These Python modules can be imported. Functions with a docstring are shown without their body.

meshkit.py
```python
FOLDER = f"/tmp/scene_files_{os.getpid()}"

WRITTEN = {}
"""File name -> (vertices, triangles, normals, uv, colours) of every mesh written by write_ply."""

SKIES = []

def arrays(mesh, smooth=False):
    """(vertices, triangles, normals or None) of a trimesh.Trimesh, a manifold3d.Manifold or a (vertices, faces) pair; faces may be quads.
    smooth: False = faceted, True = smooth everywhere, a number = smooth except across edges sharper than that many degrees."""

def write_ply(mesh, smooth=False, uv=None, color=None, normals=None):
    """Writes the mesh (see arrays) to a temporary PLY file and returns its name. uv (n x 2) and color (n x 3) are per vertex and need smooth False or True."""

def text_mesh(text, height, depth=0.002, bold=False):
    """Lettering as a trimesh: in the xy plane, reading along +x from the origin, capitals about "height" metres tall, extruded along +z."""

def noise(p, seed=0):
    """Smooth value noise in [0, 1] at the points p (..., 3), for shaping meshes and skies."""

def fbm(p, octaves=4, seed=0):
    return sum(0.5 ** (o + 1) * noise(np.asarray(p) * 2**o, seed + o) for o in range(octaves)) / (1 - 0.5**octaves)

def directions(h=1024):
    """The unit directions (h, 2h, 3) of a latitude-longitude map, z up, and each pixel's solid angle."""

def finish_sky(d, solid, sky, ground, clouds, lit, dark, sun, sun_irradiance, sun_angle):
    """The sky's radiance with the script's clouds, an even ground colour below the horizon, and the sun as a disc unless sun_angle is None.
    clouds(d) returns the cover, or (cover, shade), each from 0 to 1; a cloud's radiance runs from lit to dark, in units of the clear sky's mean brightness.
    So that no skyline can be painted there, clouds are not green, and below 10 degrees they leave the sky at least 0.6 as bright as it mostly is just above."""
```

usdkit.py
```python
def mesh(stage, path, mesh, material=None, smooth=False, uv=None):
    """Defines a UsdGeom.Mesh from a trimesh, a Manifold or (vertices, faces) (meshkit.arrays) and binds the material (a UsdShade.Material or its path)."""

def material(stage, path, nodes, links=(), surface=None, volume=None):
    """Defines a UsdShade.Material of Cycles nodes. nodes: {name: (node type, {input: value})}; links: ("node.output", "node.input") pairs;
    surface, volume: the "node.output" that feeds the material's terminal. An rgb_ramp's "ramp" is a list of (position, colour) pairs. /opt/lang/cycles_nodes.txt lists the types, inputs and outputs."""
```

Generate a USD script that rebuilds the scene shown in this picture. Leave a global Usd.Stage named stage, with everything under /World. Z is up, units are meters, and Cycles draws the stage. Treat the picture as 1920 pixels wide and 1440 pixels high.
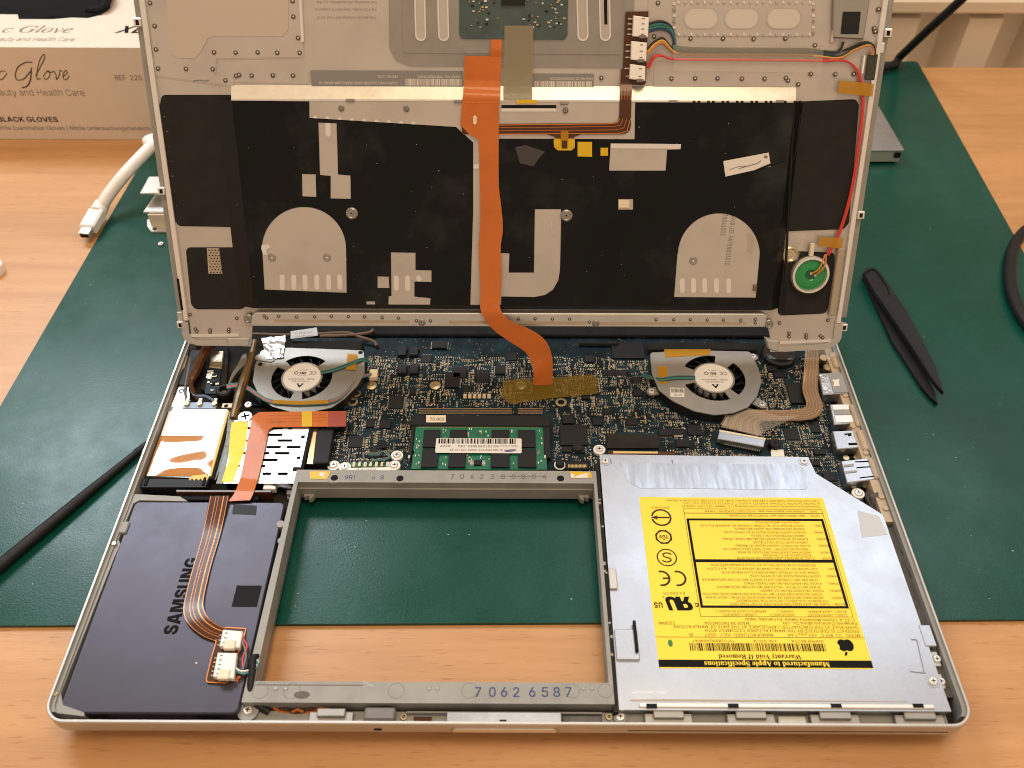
import math, random, glob, numpy as np, trimesh, manifold3d as m3, usdkit
from pxr import Usd, UsdGeom, UsdLux, UsdShade, Gf, Sdf
from shapely.geometry import Polygon, Point, LineString, MultiPolygon, box as sbox
from shapely import affinity, union_all
stage = Usd.Stage.CreateInMemory()
UsdGeom.SetStageUpAxis(stage, 'Z'); UsdGeom.SetStageMetersPerUnit(stage, 1.0)
UsdGeom.Xform.Define(stage, '/World'); UsdGeom.Scope.Define(stage, '/World/Looks')
rng = random.Random(7)
MM = 0.001
# ---------------------------------------------------------------- camera (surveyed from the photograph; millimetres)
FPX, CAM, PITCH, YAW, ROLL = 1632.6, np.array([1.65, -135.8, 347.23]), math.radians(46.485), math.radians(-.1507), math.radians(.142)
_F = np.array([math.sin(YAW)*math.cos(PITCH), math.cos(YAW)*math.cos(PITCH), -math.sin(PITCH)])
_R = np.cross(_F, [0, 0, 1]); _R /= np.linalg.norm(_R); _U = np.cross(_R, _F)
_R, _U = _R*math.cos(ROLL)+_U*math.sin(ROLL), _U*math.cos(ROLL)-_R*math.sin(ROLL)
camera = UsdGeom.Camera.Define(stage, '/World/camera')
m = Gf.Matrix4d(1.0)
for i, ax in enumerate((_R, _U, -_F)): m.SetRow3(i, Gf.Vec3d(*map(float, ax)))
m.SetTranslateOnly(Gf.Vec3d(*map(float, CAM*MM)))
camera.AddTransformOp().Set(m)
camera.CreateHorizontalApertureAttr(36.0); camera.CreateVerticalApertureAttr(27.0)
camera.CreateFocalLengthAttr(36.0*FPX/1920); camera.CreateClippingRangeAttr(Gf.Vec2f(.01, 50))
camera.CreateFStopAttr(14.0); camera.CreateFocusDistanceAttr(.43)
camera.CreateExposureAttr(0.0)
# ---------------------------------------------------------------- light: a window behind the desk, a warm room
usdkit.material(stage, '/World/Looks/room_light', {'c': ('texture_coordinate', {}), 'b': ('background_shader', {'color': (1.0, .735, .53), 'strength': .82})}, surface='b.background')
dome = UsdLux.DomeLight.Define(stage, '/World/room_glow')
UsdShade.MaterialBindingAPI.Apply(dome.GetPrim()).Bind(UsdShade.Material.Get(stage, '/World/Looks/room_light'))
def rect_light(name, pos, target, w, h, inten, col):
    l = UsdLux.RectLight.Define(stage, '/World/'+name)
    z = np.array(pos, float)-np.array(target, float); z /= np.linalg.norm(z)
    x = np.cross([0, 0, 1], z); x /= np.linalg.norm(x); y = np.cross(z, x)
    g = Gf.Matrix4d(1.0)
    for i, ax in enumerate((x, y, z)): g.SetRow3(i, Gf.Vec3d(*map(float, ax)))
    g.SetTranslateOnly(Gf.Vec3d(*map(float, pos)))
    l.AddTransformOp().Set(g)
    l.CreateWidthAttr(w); l.CreateHeightAttr(h); l.CreateIntensityAttr(inten); l.CreateColorAttr(Gf.Vec3f(*col))
    return l
rect_light('window_light', (-.68, .95, .93), (-.68, .10, .58), .66, .62, 20.0, (.80, .91, 1.0))
rect_light('second_window_light', (.62, .95, 1.05), (.62, .15, .75), .95, 1.0, 3.0, (.80, .90, 1.0))
rect_light('ceiling_lamp_light', (.12, .02, 1.5), (0, .15, 0.05), .5, .5, 11.8, (1.0, .82, .56))
# ---------------------------------------------------------------- survey: a pixel of the 1920-wide photograph on a known plane
def ray(px, py): return _F+_R*(px-960)/FPX-_U*(py-720)/FPX
def B(px, py, z):
    d = ray(px, py); p = CAM+d*(z-CAM[2])/d[2]; return (p[0], p[1])
def BP(pts, z): return [B(x, y, z) for x, y in pts]
def B3(px, py, z): return np.array([*B(px, py, z), z])
def Y3(px, py, y):
    d = ray(px, py); return CAM+d*(y-CAM[1])/d[1]
LEAN = math.radians(25.14)
TO = np.array([.67, 206.45, 32.27]); TU = np.array([1., 0, 0]); TV = np.array([0, math.sin(LEAN), math.cos(LEAN)]); TN = np.array([0, -math.cos(LEAN), math.sin(LEAN)])
def T(px, py, n=0):
    d = ray(px, py); o = TO+TN*n; X = CAM+d*((o-CAM)@TN)/(d@TN)-TO
    return (float(X@TU), float(X@TV))
def TP(pts, n=0): return [T(x, y, n) for x, y in pts]
def T3(px, py, n=0):
    u, v = T(px, py, n); return TO+TU*u+TV*v+TN*n
def tc(mesh):
    """from the upper case's own axes (u right, v up the panel, n towards the front) to the desk's"""
    mesh = mesh.copy(); v = mesh.vertices; mesh.vertices = TO+v[:, :1]*TU+v[:, 1:2]*TV+v[:, 2:]*TN; return mesh
# ---------------------------------------------------------------- shapes, millimetres
def arr(mf):
    q = mf.to_mesh(); return trimesh.Trimesh(q.vert_properties[:, :3], q.tri_verts, process=False)
def man(t): return m3.Manifold(m3.Mesh(np.asarray(t.vertices, np.float32), np.asarray(t.faces, np.uint32)))
def hull(pts): return arr(m3.Manifold.hull_points(np.asarray(pts, float)))
def cb(x0, y0, z0, x1, y1, z1, c=.15):
    x0, x1 = min(x0, x1), max(x0, x1); y0, y1 = min(y0, y1), max(y0, y1); z0, z1 = min(z0, z1), max(z0, z1)
    c = min(c, (x1-x0)*.4, (y1-y0)*.4, (z1-z0)*.4); p = []
    for X, sx in ((x0, 1), (x1, -1)):
        for Yy, sy in ((y0, 1), (y1, -1)):
            for Z, sz in ((z0, 1), (z1, -1)):
                p += [(X+sx*c, Yy+sy*c, Z), (X+sx*c, Yy, Z+sz*c), (X, Yy+sy*c, Z+sz*c)]
    return hull(p)
def bx(x0, y0, z0, x1, y1, z1):
    return trimesh.creation.box(bounds=[[min(x0, x1), min(y0, y1), min(z0, z1)], [max(x0, x1), max(y0, y1), max(z0, z1)]])
def P(pts, r=0):
    p = Polygon(pts).buffer(0)
    if r: p = p.buffer(-r, join_style=2).buffer(r, quad_segs=5)
    return p
def polys(g): return [q for q in getattr(g, 'geoms', [g]) if q.geom_type == 'Polygon' and q.area > 1e-6]
def cat(l): return trimesh.util.concatenate([x for x in l if x is not None])
def prism(poly, z0, z1):
    o = []
    for q in polys(poly if not isinstance(poly, list) else P(poly)):
        t = trimesh.creation.extrude_polygon(q, z1-z0, engine='earcut'); t.apply_translation((0, 0, z0)); o.append(t)
    return cat(o)
def flat(poly, z):
    o = []
    for q in polys(poly if not isinstance(poly, list) else P(poly)):
        v, f = trimesh.creation.triangulate_polygon(q, engine='earcut'); f = np.asarray(f); v = np.asarray(v)
        a = np.cross(v[f[:, 1]]-v[f[:, 0]], v[f[:, 2]]-v[f[:, 0]]); f[a < 0] = f[a < 0][:, ::-1]
        o.append(trimesh.Trimesh(np.c_[v, np.full(len(v), z)], f, process=False))
    return cat(o)
def cvx(poly, z0, z1, c=.4, bot=0):
    """a convex plate with a chamfered top edge"""
    poly = poly if not isinstance(poly, list) else P(poly)
    o = np.array(poly.exterior.coords); i = np.array(poly.buffer(-c).exterior.coords)
    pts = [np.c_[o, np.full(len(o), z1-c)], np.c_[i, np.full(len(i), z1)]]
    if bot: j = np.array(poly.buffer(-bot).exterior.coords); pts += [np.c_[o, np.full(len(o), z0+bot)], np.c_[j, np.full(len(j), z0)]]
    else: pts.append(np.c_[o, np.full(len(o), z0)])
    return hull(np.vstack(pts))
def cyl(x, y, z0, z1, r, n=20, c=.12):
    a = np.linspace(0, 2*math.pi, n, endpoint=False); k = np.c_[np.cos(a), np.sin(a)]; o = (x, y)
    return hull(np.vstack([np.c_[k*r+o, np.full(n, z0)], np.c_[k*r+o, np.full(n, z1-c)], np.c_[k*(r-c)+o, np.full(n, z1)]]))
def ring(x, y, z0, z1, r0, r1, n=28):
    prof = np.array([(r0, z0), (r1, z0), (r1, z1-.1), (r1-.1, z1), (r0+.1, z1), (r0, z1-.1), (r0, z0)])
    t = trimesh.creation.revolve(prof, sections=n); t.apply_translation((x, y, 0)); return t
def lathe(x, y, prof, n=20):
    t = trimesh.creation.revolve(np.array(prof), sections=n); t.apply_translation((x, y, 0)); return t
def spline(pts, n=10):
    p = np.asarray(pts, float)
    if len(p) < 3: return np.array([p[0]+(p[-1]-p[0])*t for t in np.linspace(0, 1, n+1)])
    q = np.vstack([2*p[0]-p[1], p, 2*p[-1]-p[-2]]); o = []
    for i in range(1, len(q)-2):
        a, b, c, d = q[i-1:i+3]
        for t in np.arange(n)/n:
            o.append(.5*(2*b+(c-a)*t+(2*a-5*b+4*c-d)*t*t+(3*b-a-3*c+d)*t**3))
    return np.array(o+[p[-1]])
def tube(pts, r, sm=8, n=8, smooth=True, ry=None):
    p = spline(pts, sm) if smooth else np.asarray(pts, float)
    r = np.broadcast_to(np.asarray(r, float), (len(p),)) if np.ndim(r) == 0 else np.interp(np.linspace(0, 1, len(p)), np.linspace(0, 1, len(r)), r)
    tg = np.gradient(p, axis=0); tg /= np.linalg.norm(tg, axis=1, keepdims=True)
    up = np.array([0, 0, 1.]) if abs(tg[0][2]) < .9 else np.array([0, 1., 0]); v = []
    a = np.linspace(0, 2*math.pi, n, endpoint=False)
    u = np.cross(up, tg[0]); u /= np.linalg.norm(u)
    for i in range(len(p)):
        u = u-tg[i]*(u@tg[i]); u /= np.linalg.norm(u); w = np.cross(tg[i], u)
        v.append(p[i]+r[i]*(np.cos(a)[:, None]*u+(ry or 1)*np.sin(a)[:, None]*w))
    v = np.vstack(v+[p[:1], p[-1:]]); f = []; m_ = len(p)
    for i in range(m_-1):
        for k in range(n):
            A, Bb, C, D = i*n+k, i*n+(k+1) % n, (i+1)*n+(k+1) % n, (i+1)*n+k; f += [(A, Bb, C), (A, C, D)]
    for k in range(n): f += [(m_*n, (k+1) % n, k), (m_*n+1, (m_-1)*n+k, (m_-1)*n+(k+1) % n)]
    return trimesh.Trimesh(v, f, process=False)
def ribbon(L, R, th=.15, sm=8, sag=None):
    """a flat flexible strip between two edge curves in space"""
    l, r = spline(L, sm), spline(R, sm); mid = (l+r)/2; tg = np.gradient(mid, axis=0); nn = np.cross(r-l, tg); nn /= np.maximum(np.linalg.norm(nn, axis=1, keepdims=True), 1e-9)
    nn = np.where((nn@np.array([0, -.3, 1.]))[:, None] < 0, -nn, nn)*th/2
    v = np.vstack([l+nn, r+nn, r-nn, l-nn]); m_ = len(l); f = []
    for i in range(m_-1):
        for k in range(4):
            a, b = k*m_+i, ((k+1) % 4)*m_+i; f += [(a, b, b+1), (a, b+1, a+1)]
    f += [(0, 2*m_, m_), (0, 3*m_, 2*m_), (m_-1, 2*m_-1, 3*m_-1), (m_-1, 3*m_-1, 4*m_-1)]
    t = trimesh.Trimesh(v, f, process=True); t.fix_normals(); return t
def band(pts, w, r=0):
    p = LineString(pts).buffer(w/2, cap_style=2, join_style=1 if r else 2, mitre_limit=4); return p
FD = glob.glob('/opt/blender-*/*/datafiles/fonts/')[0]
_tx = {}
def _glyphs(s, font, res, stroke, var):
    from PIL import Image, ImageDraw, ImageFont
    k = (s, font, res, stroke, var)
    if k in _tx: return _tx[k]
    f = ImageFont.truetype(FD+font, res)
    if var: f.set_variation_by_name(var)
    x0, y0, x1, y1 = f.getbbox(s, anchor='ls', stroke_width=stroke)
    im = Image.new('L', (x1-x0+8, y1-y0+8)); ImageDraw.Draw(im).text((4-x0, 4-y0), s, 255, font=f, anchor='ls', stroke_width=stroke)
    on = np.pad(np.asarray(im) > 120, ((0, 0), (1, 1))).astype(np.int8)
    rows, st = np.nonzero(np.diff(on, axis=1) == 1); en = np.nonzero(np.diff(on, axis=1) == -1)[1]
    from shapely import box as vb
    g = union_all(vb(st, -rows-1, en, -rows)).buffer(.55).buffer(-.55).simplify(.6)
    g = affinity.translate(g, -4, 4-y0); g = affinity.translate(g, x0 if False else 0, 0)
    _tx[k] = g; return g
SER = 'NotoSansMath-Regular.woff2'
def serif(s, up=0x1d400, lo=0x1d41a):
    return ''.join(chr(up+ord(c)-65) if 'A' <= c <= 'Z' else ('\u210e' if lo == 0x1d44e and c == 'h' else chr(lo+ord(c)-97)) if 'a' <= c <= 'z' else c for c in s)
def txt(s, h, x=0, y=0, w=None, rot=0, font='Inter.woff2', res=48, stroke=0, var=None, anchor='l', shear=0, sx=1.0):
    """flat lettering polygons: cap height h, base line at y; w squeezes it to a width; anchor l, c or r"""
    g = _glyphs(s, font, res, stroke, var); k = h/(res*.73)
    g = affinity.scale(g, k*sx, k, origin=(0, 0)); b = g.bounds
    if w: g = affinity.scale(g, w/(b[2]-b[0]), 1, origin=(b[0], 0)); b = g.bounds
    if shear: g = affinity.skew(g, shear, 0, origin=(0, 0)); b = g.bounds
    g = affinity.translate(g, -b[0] if anchor == 'l' else -(b[0]+b[2])/2 if anchor == 'c' else -b[2], 0)
    if rot: g = affinity.rotate(g, rot, origin=(0, 0))
    return affinity.translate(g, x, y)
def bars(x0, x1, y0, y1, n, seed):
    r = random.Random(seed); x = x0; o = []; d = (x1-x0)/n
    while x < x1:
        w = d*r.choice([.35, .35, .7, 1.0]); o.append(sbox(x, y0, min(x+w, x1), y1)); x += w+d*r.choice([.35, .35, .7])
    return MultiPolygon(o)
# ---------------------------------------------------------------- materials
def M(name, col, rough=.5, metal=0., var=0., vs=120., bump=0., bs=900., spec=.5, alpha=1., coat=0., dark=None, aniso=None, rv=0., coat_ior=1.5):
    n = {'g': ('geometry', {}), 'p': ('principled_bsdf', {'base_color': col, 'roughness': rough, 'metallic': metal, 'specular_ior_level': spec, 'alpha': alpha, 'coat_weight': coat, 'coat_roughness': .06, 'coat_ior': coat_ior})}; l = []
    src = 'g.position'
    if aniso: n['mp'] = ('mapping', {'scale': aniso}); l.append(('g.position', 'mp.vector')); src = 'mp.vector'
    if var or dark is not None or rv:
        d = dark if dark is not None else tuple(c*(1-var) for c in col); li = tuple(min(1, c*(1+var*.6)) for c in col)
        n['n'] = ('noise_texture', {'scale': vs, 'detail': 5, 'roughness': .62}); l.append((src, 'n.vector'))
        n['r'] = ('rgb_ramp', {'ramp': [(.3, d), (.52, col), (.75, li)]}); l += [('n.fac', 'r.fac'), ('r.color', 'p.base_color')]
    if rv:
        n['n2'] = ('noise_texture', {'scale': vs*.6, 'detail': 6, 'roughness': .7}); l.append((src, 'n2.vector'))
        n['r2'] = ('rgb_ramp', {'ramp': [(.3, (max(rough-rv, .03),)*3), (.7, (min(rough+rv, 1),)*3)]}); l += [('n2.fac', 'r2.fac'), ('r2.color', 'p.roughness')]
    if bump:
        n['bn'] = ('noise_texture', {'scale': bs, 'detail': 4, 'roughness': .6}); n['b'] = ('bump', {'strength': bump, 'distance': .0006})
        l += [(src, 'bn.vector'), ('bn.fac', 'b.height'), ('b.normal', 'p.normal')]
    return usdkit.material(stage, '/World/Looks/'+name, n, l, surface='p.BSDF')
# wood: pale beech, short dark flecks along x
wood = usdkit.material(stage, '/World/Looks/beech', {
    'g': ('geometry', {}), 'm1': ('mapping', {'scale': (5, 60, 5)}), 'n1': ('noise_texture', {'scale': 1.6, 'detail': 6, 'roughness': .6, 'distortion': .5}),
    'm2': ('mapping', {'scale': (90, 1000, 90)}), 'n2': ('noise_texture', {'scale': 1.0, 'detail': 2}),
    'm3': ('mapping', {'scale': (2.0, 9, 2)}), 'n3': ('noise_texture', {'scale': 1.5, 'detail': 3}),
    'r1': ('rgb_ramp', {'ramp': [(.3, (.445, .222, .082)), (.5, (.51, .262, .101)), (.7, (.56, .30, .122))]}),
    'r2': ('rgb_ramp', {'ramp': [(.61, (1, 1, 1)), (.72, (.72, .63, .55))]}),
    'r3': ('rgb_ramp', {'ramp': [(.3, (.88, .86, .84)), (.7, (1.06, 1.05, 1.04))]}),
    'x': ('mix', {'mix_type': 'multiply', 'fac': .9}), 'x2': ('mix', {'mix_type': 'multiply', 'fac': 1.0}),
    'b': ('bump', {'strength': .12, 'distance': .0004}), 'p': ('principled_bsdf', {'roughness': .42, 'coat_weight': .25, 'coat_roughness': .35})},
    [('g.position', 'm1.vector'), ('m1.vector', 'n1.vector'), ('g.position', 'm2.vector'), ('m2.vector', 'n2.vector'), ('g.position', 'm3.vector'), ('m3.vector', 'n3.vector'),
     ('n1.fac', 'r1.fac'), ('n2.fac', 'r2.fac'), ('n3.fac', 'r3.fac'), ('r1.color', 'x.color1'), ('r2.color', 'x.color2'), ('x.color', 'x2.color1'), ('r3.color', 'x2.color2'), ('x2.color', 'p.base_color'),
     ('n2.fac', 'b.height'), ('b.normal', 'p.normal')], surface='p.BSDF')
pcb = usdkit.material(stage, '/World/Looks/board_blue', {
    'g': ('geometry', {}), 'v': ('voronoi_texture', {'scale': 620, 'randomness': .8}), 'rv': ('rgb_ramp', {'ramp': [(.14, (1, 1, 1)), (.2, (0, 0, 0))]}),
    'n': ('noise_texture', {'scale': 90, 'detail': 4}), 'rn': ('rgb_ramp', {'ramp': [(.35, (.002, .008, .010)), (.5, (.005, .017, .024)), (.68, (.010, .034, .048))]}),
    'n2': ('noise_texture', {'scale': 60, 'detail': 1}), 'rn2': ('rgb_ramp', {'ramp': [(.5, (0, 0, 0)), (.56, (1, 1, 1))]}), 'mm': ('mix', {'mix_type': 'multiply', 'fac': 1.0}),
    'm': ('mix', {}), 'p': ('principled_bsdf', {'roughness': .4, 'specular_ior_level': .15}), 'gold': ('rgb_ramp', {'ramp': [(0, (.50, .40, .22)), (1, (.50, .40, .22))]})},
    [('g.position', 'v.vector'), ('v.distance', 'rv.fac'), ('g.position', 'n.vector'), ('n.fac', 'rn.fac'), ('g.position', 'n2.vector'), ('n2.fac', 'rn2.fac'), ('rv.color', 'mm.color1'), ('rn2.color', 'mm.color2'),
     ('mm.color', 'm.fac'), ('rn.color', 'm.color1'), ('gold.color', 'm.color2'), ('m.color', 'p.base_color')], surface='p.BSDF')
mat_green = usdkit.material(stage, '/World/Looks/mat_green', {
    'g': ('geometry', {}), 'n': ('noise_texture', {'scale': 11, 'detail': 9, 'roughness': .68}), 'r': ('rgb_ramp', {'ramp': [(.3, (.0015, .046, .032)), (.5, (.0025, .056, .040)), (.62, (.005, .066, .049)), (.78, (.016, .088, .070))]}),
    'n2': ('noise_texture', {'scale': 1100, 'detail': 2}), 'r2': ('rgb_ramp', {'ramp': [(.3, (.82, .82, .82)), (.7, (1.15, 1.15, 1.15))]}), 'x': ('mix', {'mix_type': 'multiply', 'fac': 1.0}),
    'n3': ('noise_texture', {'scale': 24, 'detail': 7, 'roughness': .7}), 'r3': ('rgb_ramp', {'ramp': [(.3, (.20, .20, .20)), (.7, (.36, .36, .36))]}),
    'b': ('bump', {'strength': .12, 'distance': .0004}), 'p': ('principled_bsdf', {'specular_ior_level': .27})},
    [('g.position', 'n.vector'), ('n.fac', 'r.fac'), ('g.position', 'n2.vector'), ('n2.fac', 'r2.fac'), ('r.color', 'x.color1'), ('r2.color', 'x.color2'), ('x.color', 'p.base_color'),
     ('g.position', 'n3.vector'), ('n3.fac', 'r3.fac'), ('r3.color', 'p.roughness'), ('n2.fac', 'b.height'), ('b.normal', 'p.normal')], surface='p.BSDF')
alu = M('aluminium_shell', (.50, .49, .465), .46, .75, var=.08, vs=60, bump=.05, bs=3000)
alu_in = M('aluminium_inside', (.49, .455, .415), .42, .55, var=.10, vs=45, bump=.05, bs=1500)
alu_hi = M('aluminium_bright', (.74, .72, .68), .34, .8, var=.05)
steel = M('steel_dull', (.31, .295, .27), .40, .75, var=.10, vs=70)
magn = M('magnesium_grey', (.27, .265, .245), .55, .15, var=.16, vs=70, bump=.1, bs=1200)
drive_m = M('drive_lid', (.44, .465, .51), .32, .90, var=.05, vs=50, rv=.06, bump=.05, bs=2000)
ssd_m = M('drive_gunmetal', (.062, .056, .070), .38, .6, spec=.4, bump=.06, bs=5000, var=.05, vs=90, rv=.035)
black = M('black_plastic', (.008, .008, .009), .6, var=.2, spec=.12)
blackm = M('black_matte', (.026, .025, .022), .85, var=.25, vs=90, bump=.15, bs=2500, spec=.12)
film = M('black_film', (.004, .0046, .0046), .15, dark=(.003, .0035, .0035), var=7.0, rv=.12, vs=26, bump=.5, bs=40, spec=.15)
filmstep = M('black_film_edge', (.006, .007, .007), .22, bump=.4, bs=300, spec=.18)
ink = M('black_ink', (.010, .010, .010), .8, spec=.08)
inkgrey = M('grey_ink', (.16, .15, .14), .7)
inkfaint = M('faint_stamp_ink', (.13, .125, .12), .7)
inkblue = M('blue_stamp_ink', (.03, .045, .16), .7)
inkbrown = M('brown_ink', (.06, .04, .02), .8, spec=.1)
inkpale = M('pale_print', (.62, .58, .52), .6)
yellow = M('label_yellow', (.86, .63, .03), .38, var=.02, vs=30)
white = M('white_plastic', (.80, .78, .74), .42, var=.04)
cream = M('cream_plastic', (.70, .62, .48), .5, var=.06)
beige = M('beige_bracket', (.46, .37, .27), .5, var=.12, vs=80)
paper = M('paper_label', (.66, .64, .61), .6, var=.04)
copper = M('flex_orange', (.50, .135, .026), .5, .0, var=.12, vs=70, coat=.22, bump=.5, bs=32, spec=.15)
copperd = M('flex_brown', (.07, .024, .008), .22, .0, var=.2, vs=60, spec=.28)
trace = M('flex_trace', (.72, .22, .04), .3, .3)
kapton = M('kapton_tape', (.50, .25, .015), .2, alpha=.62, spec=.25, bump=.3, bs=110)
kaptony = M('kapton_yellow', (.72, .47, .02), .3, alpha=.85, bump=.3, bs=160, spec=.25)
foil = M('silver_foil', (.50, .51, .53), .22, .95, bump=.8, bs=150)
gold = M('gold_contact', (.72, .50, .20), .3, .9)
chipm = M('chip_black', (.011, .011, .012), .5, var=.15, vs=200, spec=.25)
brass = M('brassy_steel', (.55, .44, .27), .3, .95)
green = M('speaker_green', (.0, .22, .05), .25, coat=.3, var=.08)
ramgreen = M('memory_board_green', (.008, .14, .075), .3, var=.35, vs=260)
blue = M('blue_plastic', (.02, .10, .30), .4)
teal = M('wire_teal', (.03, .16, .15), .4)
redw = M('wire_red', (.55, .035, .03), .4)
greyw = M('wire_grey', (.16, .15, .14), .45)
yelw = M('wire_yellow', (.60, .40, .08), .4)
blackw = M('wire_black', (.014, .013, .013), .4)
orangew = M('wire_orange', (.55, .20, .05), .4)
rubber = M('black_rubber', (.012, .012, .014), .5, bump=.2, bs=1500, spec=.22, var=.25, vs=150)
clear = M('clear_tape', (.75, .72, .62), .12, alpha=.09, bump=.6, bs=150)
card = M('card_white', (.65, .565, .475), .62, var=.03, bump=.03)
radm = M('radiator_cream', (.64, .55, .42), .5)
wallm = M('wall_plaster', (.55, .50, .43), .8, var=.05, vs=8)
padgrey = M('foam_pad', (.36, .29, .21), .8, bump=.3)
dust = M('dusty_foil', (.085, .075, .062), .55, .3, var=.4, bump=.9, bs=220)
burnt = M('foil_on_kapton', (.46, .17, .014), .5, .0, coat=1.0, bump=.2, bs=60, spec=.2, coat_ior=2.1)
# ---------------------------------------------------------------- scene tree
_used = {}
def numbered(path):
    n = _used.get(path, 0); _used[path] = n+1
    return path if n == 0 else f'{path}_{n:03d}'
class Node:
    def __init__(s, path, o): s.path, s.o = path, o
def tag(prim, label=None, cat_=None, group=None, kind=None):
    for k, v in (('label', label), ('category', cat_), ('group', group), ('kind', kind)):
        if v: prim.SetCustomDataByKey(k, v)
def thing(name, label, cat_, at, group=None, kind=None):
    p = numbered('/World/'+name); x = UsdGeom.Xform.Define(stage, p); o = np.array(at, float)
    x.AddTranslateOp().Set(Gf.Vec3d(*map(float, o*MM))); tag(x.GetPrim(), label, cat_, group, kind); return Node(p, o)
def part(par, name, mesh, mat, label=None, kind=None, smooth=32):
    p = numbered(par.path+'/'+name); me = mesh.copy(); me.vertices = (np.asarray(me.vertices)-par.o)*MM
    q = usdkit.mesh(stage, p, me, mat, smooth=smooth); q.CreateDoubleSidedAttr(True); tag(q.GetPrim(), label, None, None, kind); return Node(p, par.o)
def solo(name, mesh, mat, label=None, cat_=None, group=None, kind=None, smooth=32):
    p = numbered('/World/'+name); me = mesh.copy(); b = me.bounds; o = np.array([(b[0][0]+b[1][0])/2, (b[0][1]+b[1][1])/2, b[0][2]])
    me.vertices = (np.asarray(me.vertices)-o)*MM; q = usdkit.mesh(stage, p, me, mat, smooth=smooth); q.CreateDoubleSidedAttr(True)
    q.AddTranslateOp().Set(Gf.Vec3d(*map(float, o*MM))); tag(q.GetPrim(), label, cat_, group, kind); return Node(p, o)
def screw(par, x, y, z, r, mat=None, frame=None, name='screw', white=False):
    """a pan head with a cross slot"""
    h = lathe(x, y, [(0, z), (r, z), (r, z+.35), (r*.8, z+.7), (0, z+.75)], 18)
    s = cat([bx(x-r*.5, y-r*.1, z+.72, x+r*.5, y+r*.1, z+.79), bx(x-r*.1, y-r*.5, z+.72, x+r*.1, y+r*.5, z+.79)])
    f = frame or (lambda q: q)
    n = part(par, name, f(h), mat or alu_hi); part(n, 'cross_slot', f(s), black); return n
# ================================================================ setting
solo('desk', prism(sbox(-900, -400, 900, 563), -30, 0), wood, kind='structure')
solo('wall', bx(-2200, 975, -700, 2200, 1010, 2400), wallm, kind='structure')
solo('windowsill', cb(-1500, 650, 30, 1500, 975, 52, 3), radm, kind='structure')
# radiator behind the desk: cream panel with pressed vertical flutes
rad = thing('radiator', 'cream radiator with pressed vertical flutes behind the desk edge', 'radiator', (300, 620, -500))
part(rad, 'panel', cb(-850, 628, -500, 900, 640, 38, 3), radm)
for k in range(24):
    x0 = -800+k*70+(Y3(1730, 70, 600)[0]+800) % 70-18
    fl = hull([(x0-26, 628, -480), (x0+14, 628, -480), (x0-26, 628, 34), (x0+14, 628, 34), (x0-20, 594, -470), (x0+8, 594, -470), (x0-20, 594, 28), (x0+8, 594, 28)])
    part(rad, 'flute', fl, radm)
part(rad, 'top_rail', cb(-850, 588, 34, 900, 640, 46, 2), radm)
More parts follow.
